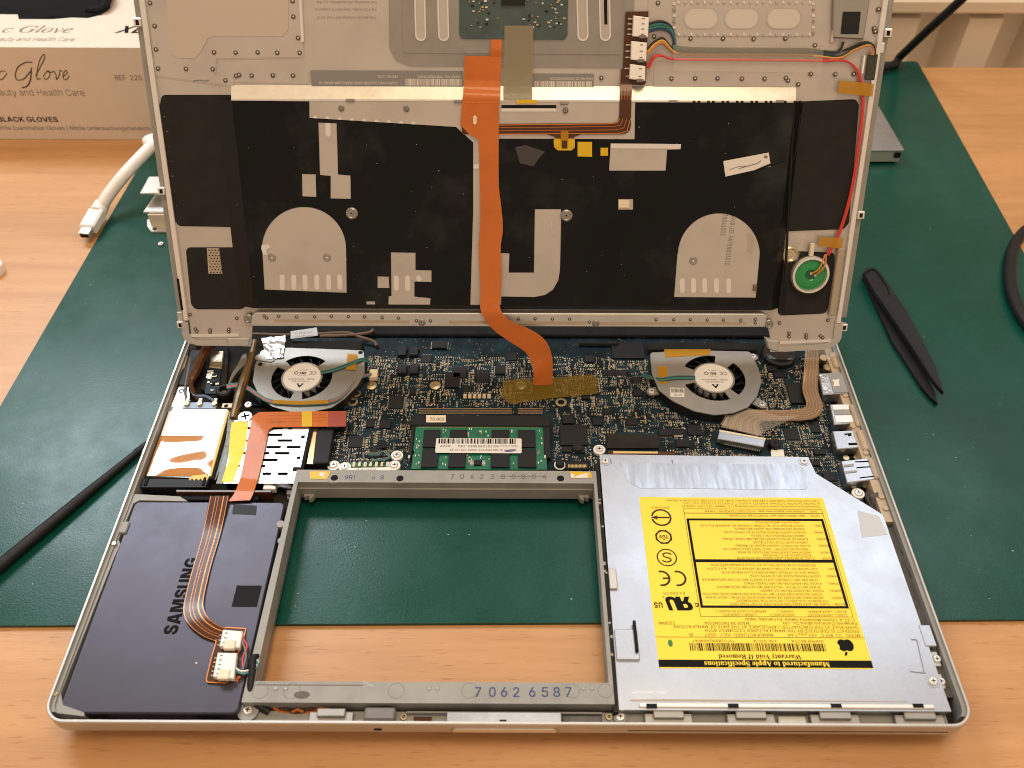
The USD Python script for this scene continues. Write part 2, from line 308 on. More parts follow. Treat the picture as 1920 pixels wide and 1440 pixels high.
# green mat
mt = P([(-340, 49), (330, 49.5), (332, 330), (346, 571), (-298, 571), (-268, 441), (-272, 174)])
mt = P([B(-420, 1173, 2), B(530, 1170, 2), B(1130, 1167, 2), B(1990, 1160, 2), B(1990, 545, 2), B(1920, 430, 2), B(1720, 115, 2), B(200, 114, 2), B(287, 262, 2), B(0, 760, 2), B(-100, 940, 2)])
mt = P([B(-420, 1175, 2), B(1130, 1167, 2), B(2300, 1158, 2), B(1720, 115, 2), B(375, 115, 2), B(0, 762, 2)], 3)
rm = thing('repair_mat', 'green rubber repair mat lying under the opened laptop', 'mat', (0, 200, 0))
part(rm, 'sheet', prism(mt, .15, 2.0), mat_green)
fr_ = random.Random(5); fk = []
for k in range(150):
    px, py = fr_.uniform(0, 1900), fr_.uniform(300, 1160); x, y = B(px, py, 2); s = fr_.uniform(.08, .3)
    if mt.buffer(-3).contains(Point(x, y)): fk.append(bx(x-s, y-s*.5, 2.0, x+s*fr_.uniform(.6, 1.6), y+s*.5, 2.12))
part(rm, 'dust_flecks', cat(fk), paper, kind='stuff')
# ================================================================ white glove box at the back
GY = 444.
gx1, gz1 = -196., float(Y3(120, 89, GY)[2])
gx0 = -470.
gb = thing('glove_box', 'white cardboard glove box with black gloves showing in its torn opening', 'box', ((gx0+gx1)/2, GY+60, 0))
hole_px = [(-160, 6), (40, 4), (165, 5), (172, 16), (188, 14), (200, -20), (203, -60), (-160, -60)]
top_hole = P([B(x, y, gz1) for x, y in [(-160, 26), (33, 27), (35, 36), (100, 36), (135, 33), (165, 34), (190, 28), (206, 16), (209, 0), (203, -70), (-160, -70)]])
topq = sbox(gx0, GY, gx1, GY+125)
part(gb, 'front_panel', bx(gx0, GY, .3, gx1, GY+1, gz1-.8), card)
part(gb, 'side_panel', bx(gx1-1, GY+1, .3, gx1, GY+124, gz1-.8), card); part(gb, 'side_panel', bx(gx0, GY+1, .3, gx0+1, GY+124, gz1-.8), card)
part(gb, 'back_panel', bx(gx0, GY+124, .3, gx1, GY+125, gz1-.8), card)
part(gb, 'top_panel', prism(topq.difference(top_hole), gz1-.8, gz1), card)
# crumpled gloves inside
gg = trimesh.creation.icosphere(4, 1.0); v = gg.vertices
import meshkit
hb = top_hole.intersection(topq).bounds
v = v*(1+.22*(meshkit.fbm(v*2.4+5, 4)[:, None]-.5)*2); gg.vertices = v*[(hb[2]-hb[0])*.62, 42, 13]+[(hb[0]+hb[2])/2, (hb[1]+hb[3])/2, gz1-11]
gg.vertices = np.c_[np.clip(gg.vertices[:, 0], gx0+2, gx1-2), np.clip(gg.vertices[:, 1], GY+2, GY+123), gg.vertices[:, 2]]
rub_g = M('glove_black', (.007, .007, .008), .75, spec=.08, bump=.3, bs=300)
part(gb, 'glove', gg, rub_g, label='black nitrile gloves bunched in the torn opening')
lp = tube([B3(165, 20, gz1)+[0, 0, 1], B3(195, 22, gz1)+[0, 0, 3], B3(206, 2, gz1)+[0, 0, 5], B3(190, -14, gz1)+[0, 0, 3]], [4, 4.5, 5, 4], ry=.5); part(gb, 'glove', lp, rub_g)
def front(g): # polygon drawn in x,z on the front panel
    t = flat(g, 0); t.vertices = np.c_[t.vertices[:, 0], np.full(len(t.vertices), GY-.12), t.vertices[:, 1]]; t.invert(); t.invert(); return t
def fx(px, py): q = Y3(px, py, GY); return q[0], q[2]
def fline(s, px0, px1, py, hpx, mat, name='lettering', **k):
    a, b = fx(px0, py), fx(px1, py); h = fx(px0, py-hpx)[1]-a[1]
    part(gb, name, front(txt(s, h, a[0], a[1], w=b[0]-a[0], **k)), mat)
ital = serif('Glove', 0x1d434, 0x1d44e)
def script(strokes, wd):
    return union_all([LineString(spline([(x, y, 0) for x, y in s], 8)[:, :2]).buffer(w_/2) for s, w_ in zip(strokes, wd)])
# "Glove" in a looping hand, traced as pen strokes (photo pixels on the front panel)
strokes = [[(60, 117), (48, 117), (33, 127), (29, 143), (34, 150), (46, 147), (57, 134)], [(59, 128), (57, 150), (50, 162), (42, 164)],
           [(67, 142), (76, 125), (84, 108), (82, 102), (75, 112), (70, 132), (70, 148), (76, 147)],
           [(88, 134), (82, 142), (86, 149), (93, 143), (93, 134), (88, 133), (95, 136), (101, 133)],
           [(101, 133), (105, 140), (106, 149), (112, 140), (112, 132), (117, 134)],
           [(118, 144), (126, 137), (124, 132), (119, 138), (119, 147), (125, 149), (130, 142)], [(10, 134), (3, 133), (-3, 140), (-2, 148), (5, 148), (13, 138)]]
g_ = script([[fx(*q) for q in s] for s in strokes], [.75, .9, .6, .6, .65, .6, .6])
part(gb, 'lettering', front(g_), inkbrown)
fline('Beauty and Health Care', -18, 160, 179, 12, inkgrey, var='Light')
fline('BLACK GLOVES', -2, 110, 228, 9, ink, var='Bold')
fline('Nitrile Examination Gloves | Nitrile Untersuchungshandschuhe', -6, 300, 243, 7, inkgrey)
fline('REF  220', 217, 267, 150, 9, inkgrey)
def topline(s, px0, px1, py, hpx, mat, **k):
    a, b = B(px0, py, gz1), B(px1, py, gz1); h = B(px0, py-hpx, gz1)[1]-a[1]
    part(gb, 'lettering', flat(txt(s, h, a[0], a[1], w=b[0]-a[0], **k), gz1+.12), mat)
topline(serif('c Glove', 0x1d434, 0x1d44e), 2, 132, 61, 13, inkgrey, font=SER)
topline('Beauty and Health Care', -20, 138, 77, 7, inkgrey, var='Light')
topline('XL', 214, 262, 62, 13, ink, var='Bold', shear=20)
# ================================================================ loose things on the mat and the desk
zt = 2.0
ac = thing('adapter_cable', 'white display adapter cable with small metal plug hanging over the mat edge', 'cable', B3(165, 430, zt))
pa = [np.array([-160, 440, 30.]), B3(300, 258, 30), B3(284, 274, 29), B3(240, 320, 24), B3(209, 358, 17), B3(188, 390, 10)]
part(ac, 'cable', tube(pa, 4.1, 8, 12), white)
d1 = pa[-1]-pa[-2]; d1 /= np.linalg.norm(d1)
c0, c1 = B3(186, 393, 9.5), B3(153, 452, 5.6)
dd = (c1-c0); ln = np.linalg.norm(dd); dd /= ln; sd = np.cross(dd, [0, 0, 1]); sd /= np.linalg.norm(sd); up = np.cross(sd, dd)
def obox(c, a, l0, l1, w, h, ch=.6):
    b = cb(l0, -w/2, -h/2, l1, w/2, h/2, ch); X = b.vertices; b.vertices = c+X[:, :1]*dd+X[:, 1:2]*sd+X[:, 2:]*up; return b
part(ac, 'strain_relief', tube([c0-dd*5, c0+dd*3], [4.9, 5.2], 3, 12), white)
part(ac, 'plug_shell', obox(c0, 0, 2, 19, 10.2, 7.2, 1.0), white)
mp = part(ac, 'plug_contact', obox(c0, 0, 19, 24.5, 7.0, 4.4, .4), alu_hi); part(mp, 'plug_opening', obox(c0, 0, 24.4, 24.62, 5.6, 3.0, .02), black)
0 and part(ac, 'second_cord', tube([pa[2]+[6, -3, -8], pa[3]+[9, -5, -10], pa[4]+[8, -8, -9], pa[4]+[3, -18, -13]], 1.0, 8, 8), cream)
# bent silver bracket peeking out behind the upper case
br = thing('metal_bracket', 'bent silver metal bracket with screw ear behind the upper case edge', 'bracket', B3(290, 420, zt))
part(br, 'top_flange', cvx(BP([(262, 362), (279, 331), (330, 330), (330, 362)], 22), 21, 22, .3), alu_hi)
part(br, 'plate', cvx(BP([(268, 397), (298, 352), (340, 352), (340, 397)], 14), 12.8, 14, .3), alu_hi)
e0, e1 = B3(274, 400, 13), B3(340, 400, 13)
part(br, 'web', cb(e0[0]+1, e0[1]-1.2, 3, e1[0], e0[1], 12.8, .3), cream)
ear = P(BP([(276, 424), (283, 434), (345, 434), (345, 410), (276, 410)], 3.2), 1.5).difference(Point(*B(290, 429, 3.2)).buffer(1.4))
part(br, 'screw_ear', prism(ear, 2.1, 3.2), alu_hi); part(br, 'hole', cyl(*B(290, 429, 3.2), 2.05, 2.3, 1.5), black)
part(br, 'post', cb(-166, e0[1]+2, 2.1, -150, e0[1]+30, 21, .3), alu)
# silver slab at the right, mostly behind the upper case
sl = thing('silver_drive_bay', 'flat silver metal enclosure with a slot in its end lying behind the upper case', 'enclosure', B3(1660, 285, zt))
sp = P([B(1560, 282, 14), B(1696, 281, 14), B(1648, 199, 14), B(1560, 199, 14)], 1.0)
part(sl, 'lid', cvx(sp, 12.6, 14, .3), drive_m)
part(sl, 'body', cvx(affinity.scale(sp, .985, .97), 4.0, 12.58, .2), alu_hi)
q = B3(1684, 290, 9); part(sl, 'slot', cb(q[0]-3.2, sp.bounds[1]+.75, 7.5, q[0]+1, sp.bounds[1]+2, 11.5, .1), black)
part(sl, 'foot', cb(q[0]-60, sp.bounds[1]+4, 2.05, q[0]-4, sp.bounds[1]+30, 4.02, .2), black)
# tweezers
tw = thing('tweezers', 'black plastic anti static tweezers lying open on the green mat', 'tweezers', B3(1690, 630, zt))
def arm(px, z0, z1): return cvx(P(BP(px, (z0+z1)/2)), z0, z1, .6)
up_ = P(BP([(1618, 512), (1624, 504), (1640, 503), (1650, 512), (1700, 590), (1752, 690), (1768, 738), (1757, 727), (1745, 712), (1690, 628), (1640, 552)], 7.5))
lo_ = P(BP([(1621, 522), (1638, 520), (1670, 580), (1720, 672), (1752, 735), (1758, 757), (1744, 745), (1728, 726), (1672, 640), (1630, 548)], 4))
def bent(poly, z0, z1, lift):
    t = prism(poly.segmentize(4), z0, z1); b = t.bounds; k = (b[1][1]-t.vertices[:, 1])/(b[1][1]-b[0][1]); t.vertices[:, 2] += lift*np.sin(k*math.pi*.9); return t
part(tw, 'upper_arm', bent(up_, 5.8, 8.2, 1.2), rubber, smooth=30); part(tw, 'lower_arm', bent(lo_, 2.1, 4.2, .3), rubber, smooth=30)
part(tw, 'joint', prism(P(BP([(1619, 514), (1626, 505), (1640, 504), (1650, 514), (1663, 540), (1643, 552)], 6)), 2.3, 6.6), rubber)
part(tw, 'grip_ridge', tube([B3(1622, 512, 8.8), B3(1632, 505.5, 8.8), B3(1644, 509, 8.8), B3(1664, 540, 9.0), B3(1668, 552, 9.1)], .35, 6, 6), black)
# spudger
sg = thing('spudger', 'black pointed plastic spudger lying slanted on the mat beside the laptop', 'spudger', B3(120, 950, zt))
pts = [B3(-60, 1110, 5.4), B3(20, 1043, 5.2), B3(90, 985, 5), B3(160, 927, 4.8), B3(215, 882, 4.5), B3(262, 843, 4.2)]
part(sg, 'shaft', tube(pts, [3.1, 3.0, 2.8, 2.5, 2.1, 1.7], 8, 14, ry=.85), rubber)
part(sg, 'tip', tube([B3(255, 847, 4.8), B3(275, 830, 4.2), B3(296, 812, 3.4)], [1.8, 1.2, .5], 4, 12, ry=.6), rubber)
# cables
pw = [B3(2010, 400, 5.5), B3(1935, 424, 5.5), B3(1902, 460, 5.5), B3(1893, 515, 5.5), B3(1905, 570, 5.5), B3(1940, 622, 5.5), B3(2010, 670, 5.5)]
solo('black_power_cable', tube(pw, 3.4, 10, 14), rubber, 'thick black cord curling over the mat beyond the tweezers', 'cable')
pw = [B3(1600, 140, 6), B3(1672, 122, 6.5), B3(1690, 104, 10), Y3(1745, 52, 520), Y3(1810, -8, 500), Y3(1880, -80, 470)]
solo('lamp_cord', tube(pw, [3.2]*2+[3.3]*4, 10, 14), rubber, 'straight black cable rising from behind the upper case past the radiator', 'cord')
solo('clear_ring', cat([lathe(*B(302, 459, 2), [(1.0, 2.05), (1.6, 2.05), (1.6, 3.2), (1.0, 3.2), (1.0, 2.05)], 14), cb(*B(299, 461, 2), 2.05, B(299, 461, 2)[0]+1.2, B(299, 461, 2)[1]+2, 3.6, .2)]), alu_hi, 'tiny loose metal clip on the mat below the silver bracket', 'clip')
solo('plastic_cap', cvx(P(BP([(-40, 488), (2, 488), (5, 496), (-4, 506), (-40, 506)], 5)), .1, 6, .6), white, 'small white plastic end on bare wood at the picture edge', 'cap')
# ================================================================ lower case
RZ = 18.0
def rr(x0, y0, x1, y1, r): return sbox(x0+r, y0+r, x1-r, y1-r).buffer(r, quad_segs=8)
OUT = rr(-178.5, -1.8, 178.5, 243, 9)
def ringpts(p, z): return np.c_[np.array(p.exterior.coords), np.full(len(p.exterior.coords), z)]
outer = m3.Manifold.hull_points(np.vstack([ringpts(OUT.buffer(-.35), RZ), ringpts(OUT, RZ-.4), ringpts(OUT, 11), ringpts(OUT.buffer(-.9), 8.2), ringpts(OUT.buffer(-2.6), 6.6), ringpts(OUT.buffer(-5.5), 5.9)]))
inner = man(prism(OUT.buffer(-1.15), 7.2, 30))
bay = sbox(-100, 15.4, 39.7, 113.3)
hole = man(prism(bay, 0, 30))
bc = thing('lower_case', 'silver aluminium bottom case of an opened laptop with empty battery bay', 'laptop case', (0, 120, 5.9))
# slots milled in the front wall
slot = man(bx(*B(1175, 1366, 12)[:1], -3, 12.6, B(1772, 1368, 12)[0], -.9, 13.3))
shell = outer-inner-hole-slot
part(bc, 'shell', arr(shell), alu)
part(bc, 'floor_lining', prism(OUT.buffer(-1.7).difference(bay.buffer(.3)), 7.25, 7.6), blackm)
fx_ = lambda px: Y3(px, 1368, 0)[0]
fz_ = lambda py: Y3(950, py, 0)[2]
def frontd(poly, d=.15):
    t = prism(poly, 0, d); t.vertices = np.c_[t.vertices[:, 0], -t.vertices[:, 2]-1.78, t.vertices[:, 1]]; t.fix_normals(); return t
bt = part(bc, 'latch_button', frontd(rr(fx_(850), 11.2, fx_(1043), 14.2, 1.4), .35), alu_hi)
part(bt, 'button_gap', frontd(rr(fx_(846), 10.7, fx_(1047), 14.7, 1.9), .08), steel)
part(bc, 'sensor_window', frontd(affinity.scale(Point(fx_(712), 12.9).buffer(1), 1.7, 1.1), .12), black)
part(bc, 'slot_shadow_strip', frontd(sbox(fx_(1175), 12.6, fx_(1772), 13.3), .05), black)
# inner liner (grey magnesium) along the walls
part(bc, 'wall_liner', arr(man(prism(OUT.buffer(-1.15).difference(OUT.buffer(-2.6)), 7.6, 16.4))-man(bx(-200, -5, 0, 200, 2.95, 30))), magn)
for px, py in [(213, 1018), (102, 1300)]:
    x, y = B(px, py, 17); part(bc, 'rim_screw', cyl(x, y, 14, 16.9, 1.1, 12), brass)
# battery frame
zf = 17.0
fo = P([B(562, 884, zf), B(1113, 884, zf), B(1128, 905, zf), B(1150, 1318, zf), B(474, 1318, zf), B(527, 980, zf)])
fo = P([(-103.4, 6.8), (41.4, 6.8), (41.2, 120.6), (-101.8, 120.6), (-102.2, 100), (-102.9, 60)])
fr = part(bc, 'battery_frame', prism(fo.difference(bay), 6.5, zf), magn)
part(fr, 'back_wall', bx(-99.9, 112.3, 6.0, 39.6, 113.2, 13.0), magn)
bar_b, bar_t = 5.9, 14.2
# details on the frame's front bar
for px in (517, 536, 805, 820, 1094, 1110): part(fr, 'rivet', cyl(*B(px, 1291, zf), zf, zf+.28, .8, 12), steel)
for px, r in ((488, 3.3), (547, 3.3), (743, 3.2), (880, 3.2), (1073, 3), (1135, 3)): part(fr, 'boss', ring(*B(px, 1295, zf), zf, zf+.08, r-.25, r), magn)
for ch, px in zip('70626587', (896, 923, 945, 968, 998, 1022, 1044, 1066)):
    x, y = B(px, 1307, zf); part(fr, 'stamped_digit', flat(txt(ch, 3.9, x, y, anchor='c', sx=.95, var='Medium'), zf+.06), inkblue)
part(fr, 'groove', bx(*B(478, 1283, zf), zf, *B(680, 1286, zf), zf+.05), M('groove_dark', (.15, .13, .11), .6, spec=.2))
part(fr, 'scratch', flat(band([B(680, 1277, zf), B(692, 1284, zf), B(700, 1288, zf)], .8), zf+.05), steel)
part(fr, 'dark_smudge', flat(affinity.scale(Point(*B(566, 1303, zf)).buffer(2.6), 1.2, .6), zf+.04), M('smudge_dark', (.12, .11, .10), .7, spec=.2))
# stamps on the back bar
for ch, px in zip('7062380804', (848, 866, 885, 903, 923, 943, 963, 981, 1001, 1021)):
    x, y = B(px, 898, zf); part(fr, 'stamped_digit', flat(txt(ch, 2.7, x, y, anchor='c', var='Medium'), zf+.06), inkfaint)
part(fr, 'stamp_strike', flat(band([B(938, 893, zf), B(1026, 893, zf)], .3), zf+.08), inkfaint)
for s, px in (('9', 649), ('R', 657), ('i', 664), ('ıı', 700), ('8', 716)):
    x, y = B(px, 899, zf); part(fr, 'stamped_mark', flat(txt(s, 2.4, x, y, anchor='c'), zf+.06), inkblue)
for px, py in ((627, 896), (750, 897), (1051, 897)): part(fr, 'hole', cyl(*B(px, py, zf), zf-1, zf+.06, 1.75, 20, .02), black)
for px in (627, 750): part(fr, 'boss', ring(*B(px, 896, zf), zf, zf+.1, 3.0, 3.3), magn)
part(fr, 'tape_patch', prism(P(BP([(1068, 884), (1108, 886), (1110, 896), (1072, 897)], zf)), zf+.05, zf+.2), kaptony)
part(fr, 'torn_label', prism(P(BP([(1070, 888), (1078, 891), (1074, 896), (1086, 891), (1094, 889), (1106, 887), (1100, 892), (1106, 896), (1084, 897), (1070, 896)], zf)), zf+.22, zf+.3), paper)
part(fr, 'tape_patch', prism(P(BP([(581, 884), (620, 884), (613, 899), (581, 898)], zf)), zf+.05, zf+.2), kaptony)
part(fr, 'torn_label', prism(P(BP([(600, 886), (612, 888), (606, 892), (612, 896), (598, 893)], zf)), zf+.22, zf+.3), paper)
for x, s in ((-98.0, 1), (37.7, -1)):
    part(fr, 'corner_hook', prism(P([(x, 112.2), (x+s*5, 112.2), (x+s*4, 110), (x+s*2.4, 109.2), (x+s*2.6, 111), (x, 110.6)]), 6.2, 9.2), magn)
for px, py in ((529, 1016), (527, 985)): part(fr, 'side_boss', cyl(*B(px, py, 15), 10, 16.2, 1.9, 16), magn)
# the front ledge: latches, magnets and clips
part(bc, 'front_ledge', bx(-99, -.6, 7.6, 171, 5.7, 11.5), magn)
def clip(px0, px1, py0=1332, py1=1349):
    a, b = B(px0, py1, 13), B(px1, py0, 13)
    n = part(bc, 'clip', cb(a[0], -.4, 11.5, b[0], 4.4, 14.4, .3), steel); w = b[0]-a[0]
    part(n, 'clip_tongue', cb(a[0]+w*.18, 2.0, 14.4, b[0]-w*.18, 5.2, 15.8, .3), steel)
    part(n, 'clip_notch', cb(a[0]+w*.34, -.45, 14.3, a[0]+w*.42, .5, 14.46, .02), black)
for a, b in ((1208, 1295), (1362, 1448), (1518, 1605), (1676, 1762), (580, 665)): clip(a, b)
part(bc, 'plastic_pad', cb(B(684, 1345, 13)[0], 0.6, 11.5, B(742, 1345, 13)[0], 5.8, 16.0, .7), greyw)
lb = part(bc, 'latch_bar', cb(B(838, 1345, 13)[0], .2, 11.5, B(1052, 1345, 13)[0], 4.2, 15.4, .25), drive_m)
part(lb, 'latch_notch', cb(B(937, 1345, 14)[0], .1, 14.6, B(950, 1345, 14)[0], 1.2, 15.46, .05), black)
part(lb, 'latch_arm', cb(B(762, 1345, 13)[0], -.1, 11.5, B(838, 1345, 13)[0], .9, 14.2, .2), alu_hi); part(lb, 'latch_arm', cb(B(762, 1345, 13)[0], 4.3, 11.5, B(1130, 1345, 13)[0], 5.0, 14.0, .2), magn)
part(lb, 'copper_strip', bx(B(776, 1345, 12)[0], 1.0, 11.5, B(810, 1345, 12)[0], 3.5, 12.2), copperd)
part(lb, 'dusty_end', cb(B(1054, 1345, 13)[0], 0, 11.5, B(1128, 1345, 13)[0], 3.8, 13.4, .3), dust)
for px, py, w in ((465, 1332, 4.2), (1163, 1344, 2.6)):
    x, y = B(px, py, 13); n = part(bc, 'screw_boss', cyl(x, y, 7.6, 13, w, 22), magn); screw(n, x, y, 13, 1.9, alu_hi)
for px in (757, 1142): x, y = B(px, 1345, 12); part(bc, 'screw_hole', ring(x, y, 11.5, 12.6, .7, 1.3, 16), brass)
for px in (160, 380): x, y = B(px, 1348, 12); part(bc, 'case_tab', cb(x-4, -.3, 9, x+8, 1.2, 14, .3), magn)
part(bc, 'glass_window', cb(B(1456, 1345, 12)[0], -.2, 11.5, B(1508, 1345, 12)[0], 4.0, 13.8, .5), M('clear_block', (.5, .48, .42), .2, bump=.4, bs=300))
# bracket round the solid state drive
lbk = P(BP([(241, 926), (337, 931), (352, 940), (262, 938), (250, 944), (222, 1012), (226, 1020), (214, 1046), (114, 1300), (118, 1322), (158, 1336), (158, 1343), (90, 1335), (96, 1310), (196, 1050), (203, 1012), (210, 1008)], 15.5))
part(bc, 'drive_bracket', prism(lbk.intersection(OUT.buffer(-1.7)), 8, 15.6), magn)
part(bc, 'bracket_stud', cb(*B(222, 1000, 16), 13, B(222, 1000, 16)[0]+3.4, B(222, 985, 16)[1]+2, 16.6, .5), magn)
part(bc, 'bracket_stud', cb(*B(118, 1312, 15), 10, B(118, 1312, 15)[0]+4.5, B(118, 1300, 15)[1]+5, 15.4, .5), magn)
# side wall pieces near the wireless card
for px, z in (([(326, 696), (350, 662), (352, 668), (346, 688), (334, 704), (318, 758), (303, 762)], 14.5),):
    part(bc, 'antenna_strip', prism(P(BP(px, z)), 8, z), padgrey)
part(bc, 'cable_tray', cb(max(B(303, 772, 13)[0], -176.5), B(303, 772, 13)[1], 8, B(322, 772, 13)[0], B(320, 762, 13)[1], 13.2, .3), magn)
# beige bracket round the ports on the other side
bk = [(1541, 655), (1566, 655), (1592, 715), (1618, 765), (1640, 800), (1680, 905), (1692, 955), (1664, 950), (1655, 905), (1630, 850), (1607, 800), (1592, 740), (1570, 712), (1556, 690)]
bkp = part(bc, 'port_bracket', prism(sbox(171.8, 94, 176.9, 226), 7.6, 14.6), beige)
for (x0, y0), (x1, y1) in (((1557, 690), (1582, 664)), ((1598, 800), (1612, 762)), ((1610, 845), (1632, 810)), ((1632, 898), (1658, 862))):
    a, b = B(x0, y0, 15), B(x1, y1, 15); part(bkp, 'bracket_post', cb(a[0]+2, a[1], 8, 176.8, b[1]+1, 16.2, .7), beige)
for px, py in ((1588, 740), (1596, 798), (1640, 848), (1655, 930), (1668, 952)): x, y = B(px, py, 15.5); part(bkp, 'bracket_ear', cyl(min(x+1, 174.4), y, 8, 15.4, 1.4, 16), beige)
# crumpled dark liner between the optical drive and the wall
for k, (px, py) in enumerate(((1640, 935), (1668, 945), (1682, 975), (1690, 1010), (1700, 1040), (1716, 1080))):
    x, y = B(px, py, 12); t = trimesh.creation.icosphere(3, 1.0); v = t.vertices; t.vertices = v*(1+.7*(meshkit.fbm(v*1.8+k*9, 3)[:, None]-.5))*[3.6, 6.0, 4.0]+[x, y, 10.5]; t.vertices[:, 0] = np.minimum(t.vertices[:, 0], 176.2)
    part(bc, 'crumpled_liner', t, dust, smooth=True)
part(bc, 'side_liner', prism(sbox(172.0, 12, 176.9, 92), 8, 13), dust)
# ================================================================ solid state drive
ss = thing('solid_state_drive', 'dark grey flat solid state drive with black maker lettering in the left case corner', 'drive', (-138, 52, 8))
SX0, SX1, SY0, SY1, SZ = -174.2, -104.3, 2.9, 102.8, 15.5
part(ss, 'housing', cvx(rr(SX0, SY0, SX1, SY1, 2.6), 8.6, SZ, .55), ssd_m)
part(ss, 'black_square', flat(P([B(444, 1098, SZ), B(490, 1098, SZ), B(482, 1138, SZ), B(435, 1138, SZ)]).envelope, SZ+.05), black)
gS = txt('SAMSUNG', 5.8, 0, 0, w=36.5, var='Black', res=96); a_ = B(334, 1188, SZ)
part(ss, 'lettering', flat(affinity.translate(affinity.rotate(gS, 90, origin=(0, 0)), a_[0]-.5, a_[1]-.4), SZ+.05), ink)
part(ss, 'dark_sticker', flat(P(BP([(438, 946), (482, 948), (480, 966), (435, 964)], SZ)), SZ+.05), chipm)
part(ss, 'speck', cyl(*B(368, 1243, SZ), SZ, SZ+.1, .4, 8, .02), paper)
# its flat flex with two white connectors
fc = thing('drive_flex_cable', 'brown flat flex cable with orange traces curving over the grey drive', 'flex cable', B3(400, 1050, SZ))
zl = SZ+.7
cl = [(411, 930), (401, 980), (394, 1010), (380, 1060), (365, 1120), (364, 1145), (376, 1165), (398, 1186), (416, 1196)]
Lp = [(394, 930), (384, 980), (376, 1015), (362, 1062), (346, 1124), (344, 1152), (354, 1172), (378, 1192), (406, 1204)]
Rp = [(429, 930), (419, 980), (410, 1015), (396, 1062), (383, 1120), (383, 1142), (393, 1160), (410, 1172), (425, 1178)]
zz = [zl+1.5, zl+.2, zl, zl, zl+.2, zl+.6, zl+.8, zl+.5, zl]
part(fc, 'flex_strip', ribbon([B3(*p, z) for p, z in zip(Lp, zz)], [B3(*p, z) for p, z in zip(Rp, zz)], .2), copperd)
for t_, w in ((.04, .22), (.33, .2), (.48, .14), (.74, .45), (.96, .22)):
    lp = [B3(*p, z) for p, z in zip(Lp, zz)]; rp = [B3(*p, z) for p, z in zip(Rp, zz)]
    def mixp(k): return [a+(b-a)*k+[0, 0, .14] for a, b in zip(lp, rp)]
    part(fc, 'trace', ribbon(mixp(t_-w/18), mixp(t_+w/18), .05), trace)
padp = P(BP([(404, 1178), (425, 1176), (462, 1178), (456, 1208), (446, 1228), (440, 1268), (424, 1282), (388, 1280), (386, 1274), (396, 1232), (404, 1206)], zl), .8)
part(fc, 'flex_pad', prism(padp, zl-.1, zl+.12), copperd); part(fc, 'pad_edge', prism(padp.difference(padp.buffer(-.35)), zl+.12, zl+.17), trace)
def jst(par, pts, z0, h, npin, side):
    q = P(BP(pts, z0+h)); c = part(par, 'white_connector', cvx(q, z0, z0+h, .35), white); p = np.array(BP(pts, z0+h))
    for k in range(npin):
        t_ = (k+.7)/(npin+.4); s = p[0]+(p[3]-p[0])*t_; e = p[1]+(p[2]-p[1])*t_; d = (e-s)/np.linalg.norm(e-s)
        part(c, 'pin', tube([[*(s-d*1.6), z0+.2], [*(s-d*.6), z0+.3], [*(s+d*.3), z0+h*.6]], .28, 3, 5), alu_hi)
        part(c, 'key_slot', prism(band([s+d*1.2, s+d*2.4], .5), z0+h-.02, z0+h+.05), inkgrey)
    m_ = (p[2]+p[3])/2+(p[0]-p[3])*.1; part(c, 'plug', cb(m_[0]-2.2, m_[1]-2, z0+h*.4, m_[0]+2.4, m_[1]+2.0, z0+h+.8, .3), cream)
jst(fc, [(418, 1180), (455, 1183), (449, 1214), (411, 1211)], zl+.1, 2.6, 3, -1)
jst(fc, [(408, 1223), (444, 1224), (438, 1272), (399, 1268)], zl+.1, 2.6, 5, -1)
for k, (pp, mtl) in enumerate((([(455, 1196), (463, 1212), (456, 1232), (455, 1250)], redw), ([(454, 1200), (460, 1220), (461, 1235), (455, 1256)], greyw), ([(438, 1248), (450, 1258), (468, 1256), (484, 1244), (480, 1236)], white), ([(438, 1252), (452, 1263), (470, 1260), (484, 1250), (482, 1240)], teal), ([(438, 1256), (450, 1262), (466, 1262), (482, 1254)], greyw))):
    part(fc, 'wire', tube([B3(*p, zl+1.0+.3*(k % 2)) for p in pp], .42, 6, 6), mtl)
# brown twisted wires and a grey sleeve running down beside the drive
tws = thing('twisted_wires', 'brown twisted wire pair lying between the drive and the battery frame', 'wires', B3(450, 1290, 10))
for ph in (0, math.pi):
    base = spline([B3(444, 1262, 16.5), B3(449, 1280, 15), B3(455, 1300, 12.5), B3(470, 1316, 11.8), B3(500, 1326, 11.6), B3(550, 1334, 11.8), B3(600, 1330, 12), B3(650, 1322, 12)], 10)
    part(tws, 'wire', tube([p+[.8*math.cos(ph+i*.7), .5*math.sin(ph+i*.7), .6*math.sin(ph+i*.7)] for i, p in enumerate(base)], .55, 2, 6), copper if ph else copperd)
solo('cable_sleeve', tube([B3(483, 1232, 16), B3(475, 1236, 17.5), B3(473, 1258, 17.4), B3(470, 1285, 16.5), B3(472, 1305, 15), B3(484, 1322, 13), B3(505, 1335, 12)], 1.5, 8, 10), rubber, 'soft grey rubber sleeve bent round the lower corner of the battery frame', 'cable')
